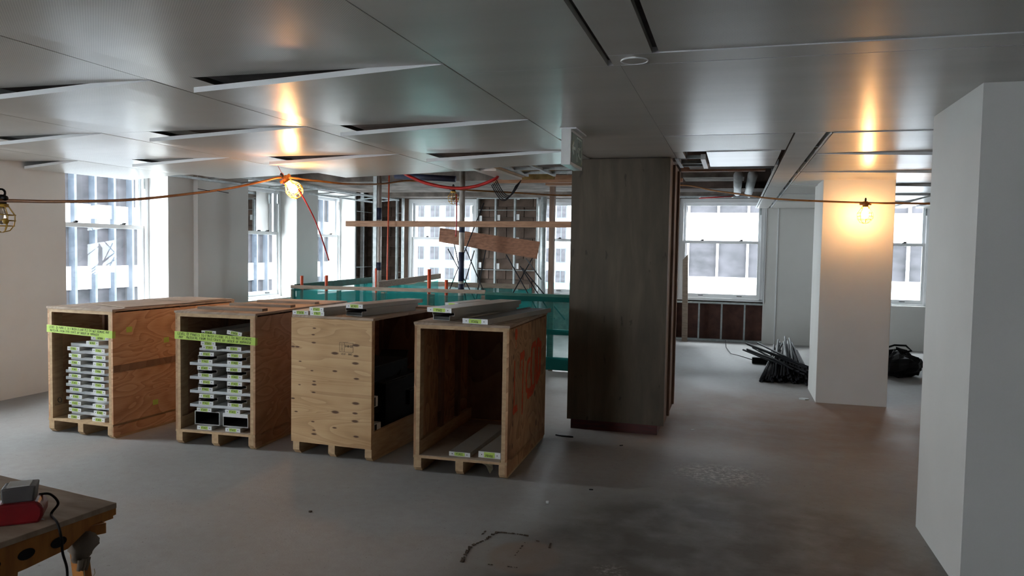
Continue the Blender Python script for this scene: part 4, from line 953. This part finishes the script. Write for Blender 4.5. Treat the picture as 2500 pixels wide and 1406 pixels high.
m = MB(); m.tube([(-.2, 0, .25), (-.12, .05, .36), (.0, .1, .40), (.14, .1, .40), (.2, .05, .34), (.05, 0, .30)], .014, 8); m.tube([(-.25, 0, .3), (-.22, 0, .42), (-.16, .02, .5)], .008, 6); m.build('hose', M_['black'], g, smooth=True)
def chip(label, x, y, sx, sy, sz, rz_, mat, cat='debris', name='debris_piece'):
    m = MB(); r2 = random.Random(int(abs(x * 1000) + abs(y * 100))); n_ = 7
    poly = [(sx * math.cos(2 * math.pi * i / n_) * r2.uniform(.6, 1), sy * math.sin(2 * math.pi * i / n_) * r2.uniform(.6, 1)) for i in range(n_)]
    m.prism(poly, 'z', 0, sz); o = m.build(name, M_[mat]); o.location = (x, y, 0); o.rotation_euler = (0, 0, rz_); return tag(o, label, cat)
chip('thin dark offcut lying on the floor left of the column base', -1.36, 6.33, .11, .016, .012, -.15, 'black', 'offcut', 'offcut')
chip('bright white paper scrap on the floor right of the column', -.31, 6.98, .02, .012, .004, .3, 'trimwhite', 'paper scrap', 'paper_scrap')
chip('small pale cube of debris on the floor below the last crate', *atz(1337, 1228, 0).xy, .014, .012, .012, .2, 'coldwhite')
chip('dark splinter on the floor in front of the column', *atz(1517, 1088, 0).xy, .022, .006, .006, .6, 'black', 'splinter', 'splinter')
chip('dark splinter in the middle of the floor', *atz(1443, 1196, 0).xy, .018, .007, .006, .2, 'black', 'splinter', 'splinter')
chip('dark crumb on the floor left of the debris crack', *atz(757, 1250, 0).xy, .014, .010, .008, .6, 'debris')
chip('pale flat fragment at the foot of the pier', .80, 8.9, .07, .05, .012, .2, 'board', 'fragment', 'fragment')
# crumb ridge (cracked screed edge)
m = MB(); rr = random.Random(3)
line = [(1128, 1372), (1134, 1358), (1142, 1345), (1150, 1335), (1166, 1326), (1186, 1318), (1200, 1308), (1214, 1300), (1240, 1302), (1262, 1304), (1290, 1309)]
for (x0, y0), (x1, y1) in zip(line, line[1:]):
    for k in range(10):
        t = rr.random(); p = atz(x0 + (x1 - x0) * t, y0 + (y1 - y0) * t, 0); s = rr.uniform(.0015, .005)
        m.box(p.x - s * 1.6 + rr.uniform(-.006, .006), p.y - s, 0, p.x + s * 1.6, p.y + s, s * 1.2)
for (x0, y0, x1, y1) in ((1192, 1378, 1265, 1386), (1256, 1358, 1282, 1324), (1310, 1320, 1316, 1322), (1345, 1325, 1340, 1340), (1186, 1296, 1176, 1306)):
    for k in range(12):
        t = rr.random(); p = atz(x0 + (x1 - x0) * t, y0 + (y1 - y0) * t, 0); s = rr.uniform(.001, .0032); m.box(p.x - s * 1.6, p.y - s, 0, p.x + s * 1.6, p.y + s, s)
tag(m.build('mortar_crumbs', M_['debris']), 'broken line of dried mortar crumbs on the nearest floor', 'debris', kind='stuff')

# ================================================================== work table, bottom left
TX, TY, TZ = -1.915, 1.985, .75
g = thing('work_platform', 'yellow wooden work bench with dusty top at the lower left', 'bench', (TX, TY, 0))
far = Vector((-.61, .10, 0)).normalized(); nr = Vector((-.045, -.375, 0)).normalized()
def tp(u, v, z): q_ = far * u + nr * v; return (q_.x, q_.y, z)
def slab(u0, u1, v0, v1, z0, z1, name, mat, bev=0, label=None):
    m = MB(); vs = [tp(u, v, z) for z in (z0, z1) for u, v in ((u0, v0), (u1, v0), (u1, v1), (u0, v1))]
    m.add(vs, [(0, 1, 2, 3), (7, 6, 5, 4), (0, 4, 5, 1), (1, 5, 6, 2), (2, 6, 7, 3), (3, 7, 4, 0)]); return m.build(name, M_[mat], g, bevel=bev, label=label)
slab(0, 1.5, 0, .62, TZ - .018, TZ, 'top', 'table', .002, 'dusty brown top')
slab(0.005, 1.4, .01, .05, TZ - .05, TZ - .018, 'rail', 'amber')
# end apron with oval holes: built as strips and arcs
m = MB(); zt_, zb_ = TZ - .018, TZ - .105
def pq(v, z, u): return tp(u, v, z)
prof = [(.0, zt_), (.62, zt_), (.62, zb_ - .01), (.30, zb_ + .0), (.17, zb_ + .012), (.09, zt_ - .03), (.0, zt_ - .022)]
nn = len(prof); vs = [pq(v, z, .004) for v, z in prof] + [pq(v, z, .03) for v, z in prof]
m.add(vs, [tuple(range(nn))[::-1], tuple(range(nn, 2 * nn))] + [(i, (i + 1) % nn, nn + (i + 1) % nn, nn + i) for i in range(nn)]); ap = m.build('apron', M_['amber'], g)
for v in (.20, .30, .40, .50):
    m = MB(); pts_ = [(v + .026 * math.cos(t * math.pi / 8), TZ - .062 + .016 * math.sin(t * math.pi / 8)) for t in range(16)]
    vs = [pq(a, b, .0025) for a, b in pts_] + [pq(a, b, .006) for a, b in pts_]; m.add(vs, [tuple(range(16))[::-1], tuple(range(16, 32))] + [(i, (i + 1) % 16, 16 + (i + 1) % 16, 16 + i) for i in range(16)]); m.build('hole', M_['black'], ap)
for v0, v1 in ((.115, .03), (.335, .40)):
    m = MB(); m.bar(tp(.035, v0, TZ - .09), tp(.05, v1, 0.0), .03, .045, up=(1, 0, 0)); m.build('leg', M_['amber'], g)
    m = MB(); m.bar(tp(1.3, v0, TZ - .09), tp(1.35, v1, 0.0), .03, .045, up=(1, 0, 0)); m.build('leg', M_['amber'], g)
# bracket
m = MB(); pth = [tp(.045, .12, TZ - .075), tp(.035, .05, TZ - .08), tp(.03, .02, TZ - .083), tp(.05, .012, TZ - .083), tp(.07, .05, TZ - .08)]
for a, b in zip(pth, pth[1:]): m.bar(a, b, .004, .034)
m.build('metal_bracket', M_['amber'], g)
# rag
cx_ = Vector((TX, TY, 0)) + Vector(tp(.012, .095, TZ - .115)); m = MB(); K, R_ = 20, 12; rr = random.Random(8)
for j in range(R_ + 1):
    for i in range(K):
        ph = math.pi * j / R_; A = 2 * math.pi * i / K; cr = 1 + .14 * math.sin(A * 3 + j * .7) + .06 * math.sin(A * 6 + j * 1.3)
        sz = .05; w_ = math.sin(ph) * (1.0 if ph < 1.6 else .75)
        m.v.append((cx_.x + .034 * w_ * cr * math.cos(A) - .012, cx_.y + .050 * w_ * cr * math.sin(A) - .012 * (1 - math.cos(ph)), cx_.z + .045 * math.cos(ph)))
m.f = [(j * K + i, j * K + (i + 1) % K, (j + 1) * K + (i + 1) % K, (j + 1) * K + i) for j in range(R_) for i in range(K)]; m.m = [0] * len(m.f)
rg = thing('work_glove', 'grey dusty glove stuffed in the bench end, strings hanging', 'glove', (0, 0, 0)); m.build('palm', M_['sack'], rg, smooth=True)
for k in range(3):
    m = MB(); b0 = cx_ + Vector((.005, -.035 + k * .014, -.03)); m.tube([b0, b0 + Vector((.002, -.006, -.018)), b0 + Vector((0, -.01, -.030 - .004 * k))], [.009, .008, .006], 8); m.build('finger', M_['sack'], rg, smooth=True)
m = MB(); b0 = cx_ + Vector((.01, -.03, -.055)); m.tube([b0, b0 + Vector((0, .004, -.02)), b0 + Vector((0, .006, -.05)), b0 + Vector((0, -.002, -.06))], .0012, 5); m.tube([b0 + Vector((0, .004, -.05)), b0 + Vector((0, .03, -.052)), b0 + Vector((0, .045, -.035)), b0 + Vector((0, .042, -.02))], .0014, 5); m.build('string', M_['poly'], rg)
# charger
p = atz(62, 1296, TZ); g = thing('battery_charger', 'red and grey battery charger on the dusty bench', 'charger', (-2.065, 1.765, TZ), D2(40))
m = MB(); pr = [(-.058, .0), (.056, 0), (.066, .02), (.068, .045), (.052, .066), (-.046, .066), (-.066, .045), (-.068, .022)]; m.prism(pr, 'y', -.05, .05); m.build('housing', M_['chargerred'], g, bevel=.008)
m = MB(); m.prism([(-.040, .064), (.042, .064), (.042, .078), (.047, .112), (-.045, .108), (-.044, .082)], 'y', -.036, .04); m.build('battery', M_['chargergrey'], g, bevel=.005, label='dark grey battery on top')
B('battery_top', M_['body'], (-.03, -.028, .107, .03, .03, .114), parent=g, bevel=.001)
m = MB(); L0 = Vector((-2.065, 1.765, TZ))
cp_ = [(.045, .03, .065), (.075, .03, .062), (.10, .0, .04), (.125, -.04, .012), (.140, -.075, .004)]
last = atz(148, 1308, TZ) ; chain = [Vector(c_) for c_ in cp_]
m2 = [L0 + Matrix.Rotation(D2(40), 3, 'Z') @ c_ for c_ in chain[:3]] + [Vector(atz(125, 1255, TZ + .004)), Vector(atx(140, 1285, TX - .02)) + Vector((0, 0, .012)), Vector(atx(150, 1315, TX + .01)), Vector(atx(153, 1350, TX + .012)), Vector(atx(163, 1385, TX + .012)), Vector(atx(164, 1420, TX + .02)), Vector(atx(160, 1470, TX + .03))]
curve_tube('charger_cord', m2, .0038, 'black', 'black charger cord running over the bench edge', 'cord')
m = MB(); rr = random.Random(2)
for k in range(12):
    u, v = rr.uniform(.05, .7), rr.uniform(.04, .4); q_ = tp(u, v, 0); s = rr.uniform(.003, .012); m.box(TX + q_[0] - s, TY + q_[1] - s * .5, TZ, TX + q_[0] + s, TY + q_[1] + s * .5, TZ + s * .2)
tag(m.build('sawdust', M_['board']), 'pale chips and dust scattered on the bench top', 'dust', kind='stuff')

# ================================================================== OUTSIDE
B('street', M_['groundmat'], (-160, -60, -14.2, 80, 200, -14)); st(bpy.data.objects['street'])
bpy.data.objects['street'].name = 'ground'
def facade_x(label, X, y0, y1, zs, pitch, gh, mull, zmax, thick=8):
    g = thing('office_building', label, 'building', (X, y0, 0))
    B('wall', M_['facade'], (-thick, 0, -14, -.35, y1 - y0, zmax), parent=g)
    z = zs
    while z > -10: z -= pitch
    while z < zmax:
        B('spandrel', M_['facade'], (-.35, 0, z + gh, 0, y1 - y0, z + pitch), parent=g); B('window', M_['farglass'], (-.35, 0, z, -.12, y1 - y0, z + gh), parent=g)
        z += pitch
    y = 0
    while y < y1 - y0:
        B('mullion', M_['mullion'], (-.2, y, -10, .25, y + .14, zmax - 1), parent=g); y += mull
    return g
facade_x('white banded office building seen through the left windows', -31, 16, 66, .4, 3.1, 1.95, 1.22, 34)  # unseen upper storeys raised to hold back sky light from the left
def facade_y(label, Y, x0, x1, zs, pitch, gh, mull, zmax):
    g = thing('office_building', label, 'building', (x0, Y, 0))
    B('wall', M_['facade'], (0, .35, -14, x1 - x0, 9, zmax), parent=g); z = zs
    while z > -10: z -= pitch
    while z < zmax:
        B('spandrel', M_['facade'], (0, 0, z + gh, x1 - x0, .35, z + pitch), parent=g); B('window', M_['farglass'], (0, .12, z, x1 - x0, .35, z + gh), parent=g); z += pitch
    x = 0
    while x < x1 - x0: B('mullion', M_['facade'], (x, -.1, -10, x + .12, .12, zmax - 1), parent=g); x += mull
    return g
facade_y('white banded office building seen through the far right windows', 41, -5.4, 22, .36, 3.34, 1.86, 1.5, 34)  # unseen upper storeys raised to cut sky light through the far windows
M_['hazeglass'] = mottled('pale_far_glass', (84, 88, 94), (112, 116, 122), .7, .5, spec=.2)
M_['hoard'] = mottled('turquoise_hoarding', (52, 100, 96), (70, 116, 110), .5, .8)
g = thing('stone_building', 'distant white building with a grid of small windows', 'building', (-95, 120, 0))
B('wall', M_['facade'], (0, .4, -14, 75, 12, 30), parent=g)
m = MB(); m.box(-.9, 0, -1.2, .9, .06, 1.2); fm = m.mesh('window', M_['mullion']); m = MB(); m.box(-.75, -.02, -1.05, -.06, 0, 1.05); m.box(.06, -.02, -1.05, .75, 0, 1.05); pm = m.mesh('pane', M_['farglass'])
for i in range(26):
    for j in range(-3, 6):
        o = put('window', fm, g); o.location = (2 + i * 2.75, .34, 7.4 + (j - 2) * 3.6 + .6); q_ = put('pane', pm, o)
for j in range(-3, 7): B('cornice', M_['facade'], (0, .2, 5.6 + (j - 2) * 3.6 + .6, 75, .4, 5.75 + (j - 2) * 3.6 + .6), parent=g)

B('hoarding', M_['hoard'], (0, -.6, -14, 75, .1, -3.6), parent=g, label='pale turquoise scaffold sheeting')
